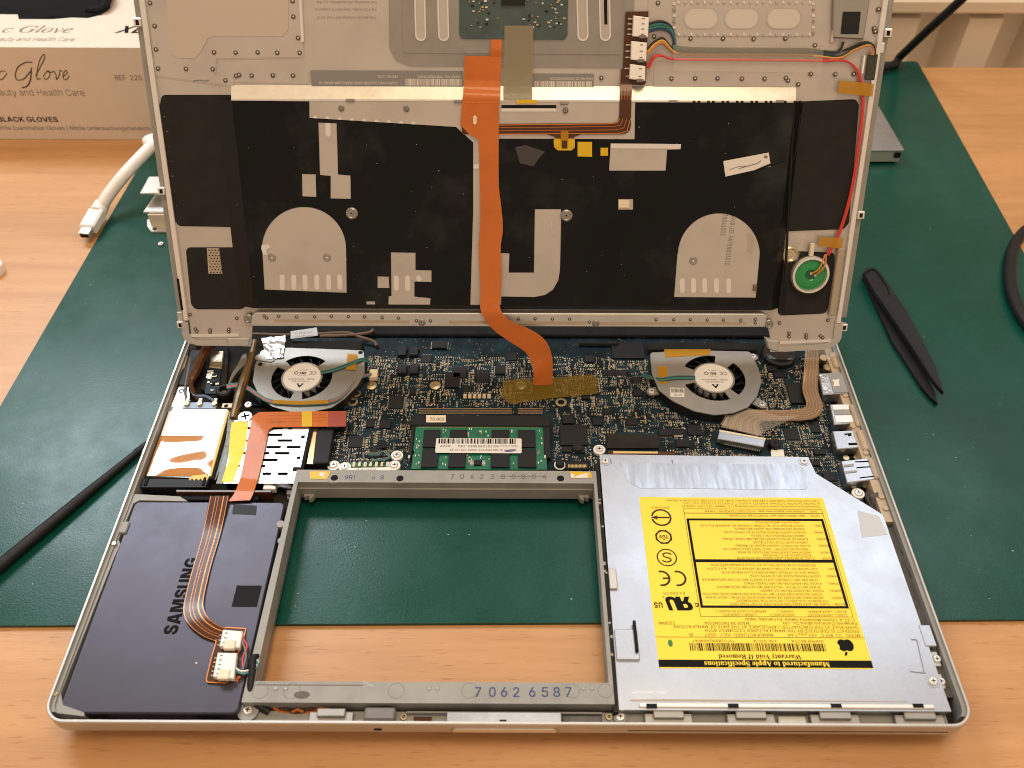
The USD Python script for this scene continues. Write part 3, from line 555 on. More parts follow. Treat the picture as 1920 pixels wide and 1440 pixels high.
# ================================================================ copper coloured L shaped flex over the card cage
of = thing('card_cage_flex', 'shiny orange L shaped flat flex lying over the slotted metal card cage', 'flex cable', B3(500, 850, 15))
zc = 15.6
hz = P(BP([(495, 774), (648, 771), (648, 800), (512, 802), (506, 812), (498, 900), (470, 900), (470, 812)], zc))
a1 = P(BP([(472, 782), (486, 773), (649, 771), (649, 800), (513, 801), (504, 806), (499, 830), (463, 830), (470, 800)], zc))
part(of, 'flex_arm', prism(a1, zc, zc+.2), copper)
Lf = [(465, 822), (460, 850), (452, 890), (441, 922), (428, 940)]; Rf = [(500, 822), (495, 850), (485, 892), (476, 922), (469, 938)]
zf2 = [zc+.1, zc+.15, zc+.1, zc+1.0, zc+1.2]
part(of, 'flex_tail', ribbon([B3(*p, z) for p, z in zip(Lf, zf2)], [B3(*p, z) for p, z in zip(Rf, zf2)], .2), copper)
for x0, x1, mtl in ((566, 585, kaptony), (615, 649, copperd)): part(of, 'stiffener', prism(P(BP([(x0, 771.5), (x1, 771.2), (x1, 799.5), (x0, 800)], zc+.2)), zc+.2, zc+.3), M('flex_dark_red', (.30, .04, .012), .3) if mtl is copperd else mtl)
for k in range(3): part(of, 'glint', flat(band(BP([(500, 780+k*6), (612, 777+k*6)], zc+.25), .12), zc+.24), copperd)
part(of, 'small_print', flat(txt('821-0591-A', .9, *B(508, 792, zc+.2), w=7), zc+.24), copperd)
# dark red circuit strip behind the drive
st = thing('drive_connector_strip', 'dark copper red connector strip standing along the back edge of the drive', 'connector', B3(420, 930, 10))
a, b = B3(330, 924, 15.5), B3(508, 928, 15.5)
part(st, 'strip', cb(a[0], a[1], 9, b[0], a[1]+1.3, 16.2, .15), copperd); part(st, 'plug', cb(a[0]+2, a[1]-3.2, 10, b[0]-6, a[1]-.2, 14.4, .3), black)
# ================================================================ wireless card
wc = thing('wireless_card', 'small white labelled wireless card with amber film and black socket beside the case wall', 'wireless card', B3(350, 840, 9))
zw = 13.0
part(wc, 'board', prism(P(BP([(322, 766), (436, 766), (400, 898), (266, 898)], zw-1)), zw-1.6, zw-.8), blackm)
part(wc, 'shield', cvx(P(BP([(320, 768), (428, 768), (391, 897), (276, 893)], zw)), zw-.8, zw-.1, .2), steel)
part(wc, 'paper_label', prism(P(BP([(318, 767), (427, 767), (412, 818), (301, 817)], zw+.1)), zw, zw+.12), white)
N_ = 26; bx_ = []
g0 = [B3(x, y, zw+.1) for x, y in ((300, 818), (411, 818), (392, 893), (274, 892))]; vv = []; ff = []
for j in range(N_+1):
    for i in range(N_+1):
        u, w_ = i/N_, j/N_; q = (g0[0]*(1-u)+g0[1]*u)*(1-w_)+(g0[3]*(1-u)+g0[2]*u)*w_
        e = min(u, 1-u, w_, 1-w_)*6; q = q+[0, 0, .1+1.5*min(1, e)*(meshkit.fbm(np.array([u*1.3+w_*1.1+.4, w_*1.7-u*.5, 6.]), 2)-.25)]; vv.append(q)
for j in range(N_):
    for i in range(N_): a = j*(N_+1)+i; ff += [(a, a+N_+1, a+1), (a+1, a+N_+1, a+N_+2)]
part(wc, 'amber_film', trimesh.Trimesh(vv, ff, process=False), burnt, smooth=True)
part(wc, 'socket', cvx(P(BP([(267, 897), (392, 898), (385, 914), (264, 914)], zw+1)), 9, zw+1, .3), chipm)
part(wc, 'latch', cb(*B(270, 913, zw), 10, B(276, 913, zw)[0], B(276, 897, zw)[1], zw+1.6, .2), black); part(wc, 'latch', cb(*B(379, 913, zw), 10, B(384, 913, zw)[0], B(384, 898, zw)[1], zw+1.6, .2), black)
for k in range(24): p = B3(272+k*4.5, 917, 11); part(wc, 'socket_pin', bx(p[0]-.2, p[1]-1, 9, p[0]+.2, p[1]+1.2, 11.3), brass)
part(wc, 'jagged_tape', prism(P(BP([(354, 898)]+[(356+k*4, 897 if k % 2 else 901) for k in range(9)]+[(390, 896), (388, 889), (360, 892)], zw+1.2)), zw+1.1, zw+1.2), kaptony)
tp = part(wc, 'metal_tab', prism(P(BP([(336, 724), (353, 722), (358, 766), (318, 766)], zw)), zw-.6, zw), alu_hi); part(tp, 'hole', ring(*B(340, 733, zw), zw, zw+.15, .8, 1.5, 16), chipm)
part(wc, 'coax_board', prism(P(BP([(346, 755), (408, 754), (405, 766), (342, 766)], zw)), zw-.6, zw+.1), M('card_blue', (.22, .30, .45), .4))
for px in (351, 375, 403):
    p = B3(px, 759, zw); n = part(wc, 'coax_plug', cyl(p[0], p[1], zw, zw+1.5, 1.3, 16), gold); part(n, 'crimp', cb(p[0]-.9, p[1], zw+.5, p[0]+.9, p[1]+3.4, zw+1.8, .3), white)
part(wc, 'tab', cb(*B(415, 764, zw), zw-.6, B(434, 764, zw)[0], B(434, 756, zw)[1], zw, .1), cream); part(wc, 'hole', cyl(*B(424, 761, zw), zw, zw+.06, 1.1, 14, .02), black)
part(wc, 'silver_edge', prism(P(BP([(424, 770), (430, 770), (396, 893), (391, 893)], zw)), zw-1, zw+.1), kaptony)
def wire(name, label, pts, r, mtl, cat_='cable', z=None, n=8, parts=None):
    p = [B3(*q) for q in pts]; return solo(name, tube(p, r, 8, n), mtl, label, cat_)
wire('antenna_cable', 'copper brown antenna cable bending down to the wireless card', [(400, 640, 17), (383, 662, 16), (366, 700, 15.5), (358, 718, 15), (363, 735, 14.5), (371, 750, 14.2)], [2.6, 2.6, 2.4, 1.4, 1.1, .8], copperd)
wire('antenna_cable', 'slim grey antenna cable ending at the first gold plug of the wireless card', [(357, 672, 14), (352, 700, 14), (347, 730, 14), (349, 752, 14.2)], .6, greyw)
wire('antenna_cable', 'blue grey antenna cable ending at the third gold plug of the wireless card', [(358, 728, 14), (366, 742, 14.5), (385, 743, 14.4), (402, 752, 14.4)], .8, M('wire_blue_grey', (.10, .15, .24), .4))
wire('inverter_cable', 'thick black cable with worn golden sleeve running beside the wireless card', [(478, 640, 15), (468, 680, 15), (458, 712, 15.2), (448, 745, 15), (437, 785, 14)], [1.7, 1.7, 2.6, 2.6, 1.9], M('sleeve_gold', (.16, .095, .03), .3, .3, var=.6, vs=60), n=10)
solo('black_bar', cvx(P(BP([(352, 656), (377, 655), (360, 722), (334, 722)], 14)), 9, 14, .4), chipm, 'straight black plastic bar next to the corner plate hinge and case wall', 'bar')
# ================================================================ power socket module, grommet and wire bundle
pm = thing('power_socket_board', 'small circuit board with solder blobs in a black trough near the fan', 'circuit board', B3(400, 710, 9))
part(pm, 'trough', prism(P(BP([(392, 652), (428, 650), (424, 740), (398, 745), (376, 728), (388, 700)], 11)), 8, 11), blackm)
part(pm, 'solder_pad', cvx(P(BP([(395, 657), (420, 657), (415, 690), (391, 688)], 13)), 11, 13, .5), M('solder_silver', (.42, .36, .26), .3, .8, bump=.6, bs=250))
part(pm, 'board', prism(P(BP([(390, 692), (415, 692), (408, 738), (384, 738)], 12)), 11.2, 12), pcb)
for k in range(16):
    p = B3(391+rng.random()*18-(k/16)*3, 694+rng.random()*42, 12); s = .5+rng.random()*.9; part(pm, 'component', cb(p[0]-s, p[1]-s*.6, 12, p[0]+s, p[1]+s*.6, 12.5+rng.random(), .1), rng.choice([alu_hi, paper, chipm, brass]))
gr = thing('cable_grommet', 'black rubber ring grommet with teal wires passing through near the power board', 'grommet', B3(422, 738, 10))
p = B3(421, 735, 13); part(gr, 'ring', lathe(p[0], p[1], [(2.1, 10.5), (4.2, 10.5), (4.4, 11.4), (4.2, 14.6), (3.5, 15.2), (2.5, 15.2), (2.1, 14.5), (2.1, 10.5)], 28), rubber)
part(gr, 'inner_core', cyl(p[0]-.4, p[1], 10.5, 12.5, 1.9, 18), greyw)
gw = thing('wire_bundle', 'bundle of grey wires fanning out behind the black grommet', 'wires', B3(445, 700, 11))
for k in range(7): part(gw, 'wire', tube([B3(430+k*.6, 720-k*1.5, 12.5), B3(438+k*1.5, 700-k*1.2, 14+.2*k), B3(447+k*2.2, 686-k*.8, 14), B3(456+k*.8, 668-k*.5, 12.5)], .75, 6, 7), greyw)
tb = thing('sensor_wires', 'thin teal wires strung along the front curve of the fan beside the card cage', 'wires', B3(560, 745, 14))
for k, mtl in enumerate((teal, greyw, redw, teal)):
    o = k*2.2; part(tb, 'wire', tube([B3(425, 722+o, 15), B3(445, 719+o, 15.3), B3(465, 725+o, 15.2), B3(485, 738+o, 15.4), B3(508, 750+o*.8, 16), B3(560, 754+o*.8, 16.2), B3(620, 750+o*.8, 16.2), B3(648, 735+o*.6, 15.8), B3(672, 708+o*.6, 15), B3(696, 700+o*.5, 13.5)], .45, 8, 6), mtl)
part(tb, 'amber_tape', prism(band(BP([(512, 753), (560, 755.5), (615, 753)], 16.8), 2.6, 1), 16.75, 16.85), kapton)
p = B3(701, 702, 12); part(tb, 'white_plug', cb(p[0]-2.4, p[1]-3.0, 10, p[0]+2.0, p[1]+3.0, 13.2, .3), cream)
# ================================================================ card cage
cc = thing('card_cage', 'bright silver card cage with rows of dark slots under the orange flex', 'card cage', B3(500, 850, 10))
zk = 14.6
plate = P(BP([(437, 790), (583, 800), (577, 845), (559, 904), (424, 901), (428, 860)], zk))
plate = P([B(440, 788, zk), B(583, 788, zk), B(557, 906, zk), B(419, 906, zk)])
slots = []
for py, xs in ((803, ((450, 470), (505, 530), (540, 548))), (815, ((431, 443), (500, 530))), (826, ((449, 478), (520, 548))), (838, ((424, 450), (500, 527), (537, 564))), (850, ((437, 460), (494, 505), (515, 543))), (862, ((492, 521),)), (874, ((430, 450), (470, 498))), (888, ((492, 509), (521, 540)))):
    for x0, x1 in xs: slots.append(band(BP([(x0+1.5, py), (x1-1.5, py)], zk), 1.0).buffer(.35))
for px, py in ((568, 819), (560, 858)): slots.append(sbox(*B(px-4, py+2.5, zk), *B(px+4, py-2.5, zk)))
part(cc, 'plate', prism(plate.difference(union_all(slots)), zk-.5, zk), alu_hi)
part(cc, 'slot_floor', prism(plate.buffer(-.6), 9, zk-1.3), black)
part(cc, 'bracket_wall', prism(band(BP([(587, 790), (560, 907)], zk), 1.4), 9, zk+.2), black)
part(cc, 'bracket_foot', cb(*B(548, 884, zk), 9, B(568, 880, zk)[0], B(568, 876, zk)[1], zk+.3, .2), black)
n = part(cc, 'screw_head', lathe(*B(460, 782, zk), [(0, zk), (3.6, zk), (3.5, zk+.5), (0, zk+.9)], 26), alu_hi); x, y = B(460, 782, zk)
part(n, 'cross_slot', cat([prism(affinity.rotate(sbox(x-2.2, y-.4, x+2.2, y+.4), 20+90*k), zk+.7, zk+.96) for k in (0, 1)]), black)
part(cc, 'yellow_tape', prism(P(BP([(434, 792), (455, 788), (466, 792), (460, 840), (436, 905), (415, 903), (428, 865), (430, 830)]+[], zk+.1)), zk+.02, zk+.1), M('kapton_bright', (1.0, .76, .02), .35, alpha=.66, spec=.2, bump=.4, bs=200))
part(cc, 'yellow_tape', prism(P(BP([(404, 905), (420, 850), (428, 770), (472, 772), (440, 786), (434, 850), (424, 905)], zk+.3)), zk-.6, zk-.5), M('kapton_olive', (.10, .07, .008), .25, alpha=.7, bump=.8, bs=200))
screw(cc, *B(465, 758, 14), 13.5, 2.0, alu_hi); part(cc, 'dark_gutter', prism(P(BP([(431, 770), (452, 766), (430, 840), (404, 900), (392, 900), (410, 840)], 11)), 8, 11), kapton if False else M('gutter_dark', (.045, .03, .012), .35, bump=.5, bs=150))
fpc = part(cc, 'side_socket', cvx(P(BP([(594, 802), (626, 803), (616, 868), (586, 869)], 14)), 9, 14, .4), chipm)
part(cc, 'copper_edge', prism(P(BP([(587, 802), (597, 802), (588, 870), (575, 870)], 13.6)), 12.8, 13.6), M('copper_gold', (.62, .34, .16), .25, .9))
# small wire nest at the corner of the battery frame
wn = thing('corner_wires', 'tangle of small black and grey wires with white plug at the frame corner', 'wires', B3(525, 912, 10))
for k in range(6): part(wn, 'wire', tube([B3(500+k*3, 918-k, 12), B3(520+k*2, 906+k*1.5, 13.5), B3(542+k, 908+k*2, 13), B3(545-k*2, 924-k, 11)], .6, 6, 6), (greyw, blackw)[k % 2])
p = B3(503, 914, 13); part(wn, 'white_plug', cb(p[0]-2.4, p[1]-1.2, 10, p[0]+3.6, p[1]+1.6, 13.4, .3), white)
for k in range(9): p = B3(541+rng.random()*16, 918+rng.random()*22, 11); part(wn, 'dark_clip', cb(p[0]-1.2, p[1]-.9, 8, p[0]+1.2, p[1]+1.0, 11.5+rng.random()*2, .3), (chipm, greyw, magn)[k % 3])
# ================================================================ logic board
BZ = 9.6
OD = P(BP([(1124, 852), (1515, 857), (1530, 888), (1655, 965), (1668, 1000)], 16.5)+[(171.3, 90), (171.3, 4.8), (43, 4.8)])
bp = P([B(606, 905, BZ), B(606, 800, BZ), B(655, 765, BZ), (-108, 150), (-112, 236), (170, 236), (174, 150), (174, 92), (120, 118), (40, 125), (40, 120)])
bp = P([B(606, 905, BZ), B(606, 800, BZ), B(655, 765, BZ), B(470, 760, BZ), (-118, 236), (168, 236), (168, 100), (40, 100), (40, 122), (-84, 122)])
bp = bp.difference(sbox(-103, 100, 41, 121.2))
lb_ = thing('logic_board', 'dark blue laptop main circuit board crowded with tiny components in the case', 'circuit board', (30, 180, BZ))
part(lb_, 'board', prism(bp, BZ-1.2, BZ), pcb)
keep = []   # what stands on the board: scattered pieces keep off it
def chip(px0, py0, px1, py1, h=1.1, mtl=None, legs=0, name='chip', both=True):
    a, b = B(px0, py1, BZ+h), B(px1, py0, BZ+h)
    n = part(lb_, name, cb(a[0], a[1], BZ, b[0], b[1], BZ+h, .12), mtl or chipm); keep.append(sbox(a[0], a[1], b[0], b[1]).buffer(.7))
    if legs:
        L = []; w = b[0]-a[0]; d = b[1]-a[1]
        if legs > 0:
            k = max(3, int(w/.9))
            for i in range(k):
                x = a[0]+w*(i+.5)/k; L += [bx(x-.18, a[1]-.6, BZ, x+.18, a[1], BZ+.3), bx(x-.18, b[1], BZ, x+.18, b[1]+.6, BZ+.3)]
        if abs(legs) != 1 or legs < 0:
            k = max(3, int(d/.9))
            for i in range(k):
                y = a[1]+d*(i+.5)/k; L += [bx(a[0]-.6, y-.18, BZ, a[0], y+.18, BZ+.3), bx(b[0], y-.18, BZ, b[0]+.6, y+.18, BZ+.3)]
        part(n, 'legs', cat(L), alu_hi)
    return n
def chipmark(n, px, py, s, h, z): part(n, 'chip_print', flat(txt(s, h, *B(px, py, z), anchor='c', rot=180, res=32), z+.03), inkgrey)
chip(727, 742, 758, 765, legs=2); chip(651, 818, 681, 838, legs=2); chip(1051, 797, 1099, 834, 1.3); chip(1473, 803, 1496, 824, legs=2); chip(1484, 719, 1510, 755, 1.6, legs=-1)
chip(1149, 642, 1206, 671, 1.0)
for px in (754, 776):
    for py in (657, 691): n = chip(px-9, py-9, px+9, py+8, 2.2); q = B3(px, py+9, BZ); part(n, 'terminal', cb(q[0]-1.6, q[1]-.5, BZ, q[0]+1.6, q[1]+.3, BZ+1.2, .1), alu_hi)
for px, py, w, h in ((800, 672, 20, 14), (862, 697, 26, 20), (938, 692, 20, 16), (722, 795, 22, 14), (694, 793, 18, 14), (824, 645, 30, 14), (848, 712, 30, 26), (905, 705, 24, 24), (774, 733, 14, 12), (876, 728, 14, 10),
                     (1142, 698, 18, 10), (1165, 698, 18, 10), (1248, 810, 24, 12), (1272, 812, 22, 12), (1302, 806, 22, 18), (1280, 830, 22, 14), (1195, 712, 16, 12), (1196, 735, 14, 12), (1462, 700, 18, 14), (1448, 690, 14, 10),
                     (1065, 785, 20, 16), (1087, 842, 20, 12), (1064, 842, 18, 10), (1528, 800, 14, 20), (1537, 846, 18, 10), (1556, 893, 18, 16), (1530, 868, 14, 8), (707, 842, 24, 12), (640, 788, 14, 10), (1010, 655, 24, 14), (960, 668, 18, 14), (1105, 672, 16, 12), (1120, 790, 16, 12), (1140, 770, 14, 10), (1185, 790, 18, 12), (1098, 742, 16, 10), (826, 760, 10, 8)):
    n = chip(px-w/2, py-h/2, px+w/2, py+h/2, rng.choice([.8, 1.0, 1.4]), legs=rng.choice([0, 1, -1]))
    if w > 20 and h < 13 and px > 1240: q = B3(px, py+h/2+1, BZ); part(n, 'terminal', cb(q[0]-w*.1, q[1]-.5, BZ, q[0]+w*.1, q[1], BZ+1, .1), alu_hi)
# row of little yellowish coils and the pads above the memory socket
for k in range(6): chip(872+k*9-3.6, 738, 872+k*9+3.2, 746, 1.0, M('cap_tan', (.46, .37, .23), .5) if k == 0 else UsdShade.Material.Get(stage, '/World/Looks/cap_tan'), name='coil')
tan = UsdShade.Material.Get(stage, '/World/Looks/cap_tan')
for px, py in ((696, 722), (816, 722), (977, 722)):
    x, y = B(px, py, BZ+.6); keep.append(Point(x, y).buffer(4)); n = part(lb_, 'standoff', lathe(x, y, [(0, BZ), (3.0, BZ), (3.0, BZ+.5), (1.6, BZ+1.0), (.9, BZ+1.0), (.8, BZ+.7), (0, BZ+.7)], 24), brass)
for px, py, r in ((661, 753, 2.9), (668, 737, 2.4), (1052, 754, 3.0)):
    x, y = B(px, py, BZ+.8); keep.append(Point(x, y).buffer(4)); n = part(lb_, 'board_ring', ring(x, y, BZ, BZ+.9, r*.58, r, 26), brass); part(n, 'hole', cyl(x, y, BZ, BZ+.3, r*.58, 18), black)
for px, py in ((625, 871), (646, 874), (744, 852), (739, 871), (1124, 841), (1610, 923)):
    x, y = B(px, py, BZ+2.4); keep.append(Point(x, y).buffer(4)); n = part(lb_, 'washer', cyl(x, y, BZ-.5, BZ+1.8, 3.0, 26), white); screw(n, x, y, BZ+1.8, 1.9, alu_hi)
x, y = B(1050, 868, BZ+2); part(lb_, 'white_ring', ring(x, y, BZ, BZ+.5, 2.2, 2.9), white); part(lb_, 'black_screw', cyl(x, y, BZ, BZ+2.6, 2.1, 20, .3), rubber); keep.append(Point(x, y).buffer(4))
n = part(lb_, 'coil_round', cyl(*B(1083, 840, BZ+1), BZ, BZ+2, 2.6, 20, .4), chipm)
# white numbered connector and its green board
q = P(BP([(651, 877), (733, 875), (735, 887), (652, 889)], BZ+4)); n = part(lb_, 'white_connector', cvx(q, BZ+1, BZ+4, .3), white)
part(n, 'lettering', flat(txt('77HDB', 2.1, *B(667, 885.5, BZ+4), w=9.5, var='Medium'), BZ+4.03), inkgrey); keep.append(q.buffer(2))
q = P(BP([(657, 867), (732, 865), (733, 876), (655, 878)], BZ+2)); g = part(lb_, 'green_circuit_strip', prism(q, BZ+.2, BZ+1.6), ramgreen); keep.append(q)
for k in range(7): p = B3(664+k*10.5, 872, BZ+2); part(g, 'metal_clip', cb(p[0]-.7, p[1]-1.5, BZ+1, p[0]+.7, p[1]+1.4, BZ+3, .2), brass if k % 2 else cream)
for k in range(5): p = B3(708+k*4, 834, BZ+1); part(lb_, 'wire_socket', cb(p[0]-.45, p[1]-2.8, BZ, p[0]+.45, p[1]+1.5, BZ+1.4+.2*k, .1), chipm)
for k, pp in enumerate(([(712, 846), (705, 850), (684, 850), (682, 858), (692, 866)], [(716, 846), (708, 853), (690, 853)], [(718, 846), (726, 852), (728, 858), (704, 862), (696, 866)], [(722, 846), (732, 856), (722, 862), (700, 864)])):
    part(lb_, 'wire', tube([B3(*p_, BZ+2.2+.3*k) for p_ in pp], .4, 6, 6), (greyw, teal)[k % 2])
# small connector and ports near the optical drive
q = P(BP([(1060, 866), (1103, 867), (1103, 881), (1060, 880)], BZ+1)); n = part(lb_, 'ribbon_socket', cvx(q, BZ, BZ+1.4, .2), chipm); keep.append(q)
for k in range(14): p = B3(1066+k*2.5, 875, BZ+1); part(n, 'socket_pin', bx(p[0]-.16, p[1]-.9, BZ, p[0]+.16, p[1]+.9, BZ+1.55), gold)
q = P(BP([(1140, 813), (1235, 816), (1236, 840), (1138, 840)], BZ+1)); keep.append(q.buffer(1)); n = part(lb_, 'dark_foil_pad', prism(q, BZ, BZ+1.0), blackm)
q = P(BP([(1141, 843), (1266, 846), (1266, 855), (1141, 854)], BZ+3)); part(lb_, 'copper_strip', prism(q, BZ, BZ+2.4), copperd); part(lb_, 'gold_strip', prism(P(BP([(1150, 845), (1234, 846), (1234, 849), (1150, 849)], BZ+3)), BZ+2.4, BZ+2.6), gold); keep.append(q.buffer(1.5))
x, y = B(1453, 832, BZ+2); n = part(lb_, 'black_screw', cyl(x, y, BZ, BZ+3.0, 3.0, 22, .4), rubber); part(n, 'cross_slot', cat([bx(x-1.4, y-.25, BZ+3.0, x+1.4, y+.25, BZ+3.05), bx(x-.25, y-1.4, BZ+3.0, x+.25, y+1.4, BZ+3.05)]), black); keep.append(Point(x, y).buffer(4))
part(lb_, 'white_tab', prism(P(BP([(1446, 843), (1469, 843), (1471, 856), (1446, 856)], BZ+.6)), BZ, BZ+.6), white)
# black back strip under the upper case, antenna leads, foil
part(lb_, 'foam_strip', cb(-125, 221, BZ, 168, 236, BZ+2.0, .5), blackm); keep.append(sbox(-130, 205, 180, 240))
part(lb_, 'foam_block', cb(*B(1085, 640, BZ+2), BZ, B(1160, 640, BZ+2)[0], 214, BZ+2, .4), blackm)
part(lb_, 'foam_block', cb(*B(1215, 656, BZ+3), BZ, B(1410, 620, BZ+3)[0], 214, BZ+3.4, .4), blackm)
part(lb_, 'foam_block', cb(*B(540, 657, BZ+3), BZ, B(680, 640, BZ+3)[0], 214, BZ+3.4, .4), blackm)
x, y = B(1461, 662, 13); part(lb_, 'black_disc', lathe(x, y, [(0, BZ), (9.3, BZ), (9.5, 13), (8.6, 14.2), (6.5, 14.4), (5.8, 13.6), (0, 13.4)], 36), M('gloss_black', (.01, .01, .011), .12))
keep.append(Point(x, y).buffer(11))
q = P(BP([(488, 641), (536, 632), (534, 662), (526, 672), (505, 676), (488, 668)], 15.5)); keep.append(q)
wire('heat_lead', 'pinkish brown twin lead running under the upper case behind the fan', [(470, 626, 14), (540, 628, 14), (600, 626, 14), (650, 624, 14), (675, 632, 13), (700, 640, 12), (706, 648, 11)], .9, M('lead_brown', (.20, .13, .09), .4))
wire('heat_lead', 'second brown lead branching to the gold clip beside the fan', [(600, 630, 14), (655, 628, 14), (690, 624, 13), (700, 618, 13)], .8, M('lead_brown2', (.23, .15, .10), .4))
fl_ = thing('lead_tag', 'small pale printed tag wrapped round the brown leads under the upper case', 'tag', B3(565, 627, 14))
q = P(BP([(545, 621), (594, 614), (596, 629), (545, 635)], 15.5)); part(fl_, 'paper', prism(q, 15.3, 15.5), paper)
part(fl_, 'lettering', flat(union_all([txt('593-0538-A', 1.2, *B(586, 621.5, 15.5), rot=186, w=9.5), txt('FOXCONN 2007', 1.2, *B(588, 627.5, 15.5), rot=186, w=10.8)]), 15.53), inkgrey)
ft = thing('foil_tape', 'crinkled silver foil tape folded over the back corner of the fan', 'tape', B3(515, 655, 15))
N_ = 22; vv = []; ff = []; g0 = [B3(x, y, z) for x, y, z in ((490, 634, 16.2), (536, 630, 16.2), (531, 670, 16.2), (500, 674, 16.2))]
for j in range(N_+1):
    for i in range(N_+1):
        u, w_ = i/N_, j/N_; p = (g0[0]*(1-u)+g0[1]*u)*(1-w_)+(g0[3]*(1-u)+g0[2]*u)*w_; vv.append(p+[0, 0, .9*(meshkit.fbm(np.array([u*4, w_*5, 1.]), 3)-.5)+.25])
for j in range(N_):
    for i in range(N_): a = j*(N_+1)+i; ff += [(a, a+N_+1, a+1), (a+1, a+N_+1, a+N_+2)]
part(ft, 'sheet', trimesh.Trimesh(vv, ff, process=False), foil, smooth=True)
# ================================================================ fans
def fan(label, outl, c, r, hubr, seed, ears, blank, cut):
    zt_, x, y = 15.6, *B(*c, 15.6)
    t = thing('cooling_fan', label, 'fan', (x, y, BZ))
    op = P(BP(outl, zt_), 2.0); keep.append(op.buffer(1.0))
    a0s = blank; openings = []
    for s0, s1 in cut:
        aa = np.radians(np.linspace(s0, s1, 24)); openings.append(P([(x+r*math.cos(q), y+r*math.sin(q)) for q in aa]+[(x+(hubr+.9)*math.cos(q), y+(hubr+.9)*math.sin(q)) for q in aa[::-1]], .4))
    lid = op.difference(union_all(openings))
    part(t, 'lid', prism(lid, zt_-.6, zt_), steel)
    part(t, 'side_wall', prism(op.buffer(-.1).difference(op.buffer(-.9)), BZ+.2, zt_-.6), chipm)
    part(t, 'floor', prism(op.buffer(-.9), BZ+.2, BZ+.6), black)
    for k in range(17):
        a = 2*math.pi*k/17+seed; q = [(x+R_*math.cos(a+.28*(R_-hubr)/(r-hubr)), y+R_*math.sin(a+.28*(R_-hubr)/(r-hubr))) for R_ in np.linspace(hubr-.5, r+.4, 5)]
        part(t, 'blade', prism(LineString(q).buffer(.28), BZ+.8, zt_-1.4), M('fan_blade', (.010, .010, .010), .5, spec=.15) if k == 0 and seed < .2 else UsdShade.Material.Get(stage, '/World/Looks/fan_blade'))
    h = part(t, 'hub', cyl(x, y, BZ+.8, zt_+.25, hubr, 36, .3), paper); zz_ = zt_+.27
    L = [txt('MODEL : KDB04505HA', 1.0, x, y-1.2, rot=180, w=hubr*1.35, anchor='c', res=32), txt('DC BRUSHLESS', .9, x, y-2.9, rot=180, w=hubr*.9, anchor='c', res=32), txt('5V 0.34A', .7, x, y+1.2, rot=180, anchor='c', res=32), txt('CHINA 7V', .7, x, y+2.4+3, rot=180, anchor='c', res=32)]
    tri = affinity.rotate(Polygon([(-2.0, -1.3), (2.0, -1.3), (0, 1.9)]), 180, origin=(0, 0)); tri = affinity.translate(tri, x, y-hubr*.62); tri = tri.difference(Point(x, y-hubr*.55).buffer(.65))
    ce = union_all([affinity.translate(band([(1.1*math.cos(q), 1.1*math.sin(q)) for q in np.radians(np.linspace(60, 300, 12))], .32), dx, 0) for dx in (-1.0, 1.0)]+[sbox(.05, -.15, .9, .15)])
    ce = affinity.translate(affinity.rotate(ce, 180, origin=(0, 0)), x+hubr*.5, y+hubr*.28)
    ru = affinity.rotate(union_all([affinity.translate(affinity.scale(txt('R', 1.7, 0, 0, w=1.5, var='Black'), -1, 1, origin=(.75, 0)), -1.6, -.8), txt('U', 1.7, .1, -.8, w=1.4, var='Black')]), 180, origin=(0, 0)); ru = affinity.translate(ru, x+.2, y+hubr*.28); lg = Point(x-hubr*.34, y+hubr*.28).buffer(1.15).difference(Point(x-hubr*.34, y+hubr*.28).buffer(.75))
    part(h, 'lettering', flat(union_all(L), zz_), ink); part(h, 'triangle_mark', flat(tri, zz_), ink); part(h, 'certification_mark', flat(union_all([ce, ru, lg]), zz_), ink)
    for ex, ey in ears:
        p_ = B(ex, ey, zt_-2); e = part(t, 'mounting_ear', prism(LineString([p_, (p_[0]*.8+x*.2, p_[1]*.8+y*.2)]).buffer(2.6), zt_-3.4, zt_-2.4), steel); screw(e, *p_, zt_-2.4, 1.7, alu_hi)
    return t, x, y, zt_
fl1 = [(490, 656), (540, 652), (600, 654), (682, 657), (684, 700), (668, 725), (645, 748), (622, 764), (585, 772), (545, 772), (510, 762), (486, 742), (474, 715), (478, 685)]
t, x, y, z_ = fan('silver fan with white round hub label beside the wireless card and amber taped wires', fl1, (566, 707), 16.0, 10.0, .1, [], None, [(48, 132), (152, 258), (280, 375)])
part(t, 'amber_tape', prism(P(BP([(652, 664), (670, 666), (667, 695), (649, 694)], z_)), z_+.5, z_+.6), kapton)
for px, py in ((488, 683), (676, 661)): part(t, 'hole', cyl(*B(px, py, z_), z_, z_+.06, 1.3, 16, .02), black)
n = part(t, 'foil_ear', prism(LineString([B(486, 671, z_), B(508, 674, z_)]).buffer(2.2), z_+.1, z_+.5), steel)
for k in range(3): part(t, 'wire', tube([B3(602, 697+k*1.6, z_+.6), B3(625, 692+k*1.6, z_+.8), B3(655, 681+k*1.6, z_+.9), B3(676, 673+k*1.5, z_+.8), B3(690, 675+k*2, 14), B3(697, 686+k, 12)], .55, 6, 6), (teal, blackw, teal)[k])
fl2 = [(1219, 661), (1300, 657), (1406, 659), (1422, 690), (1428, 715), (1420, 742), (1403, 763), (1375, 774), (1340, 778), (1302, 771), (1262, 752), (1236, 732), (1222, 700)]
t, x, y, z_ = fan('silver fan with barcode sticker marked DTA on the port side of the board', fl2, (1338, 708), 16.6, 10.2, .35, [(1222, 733), (1429, 757), (1412, 668)], None, [(78, 150), (-48, 42), (198, 292)])
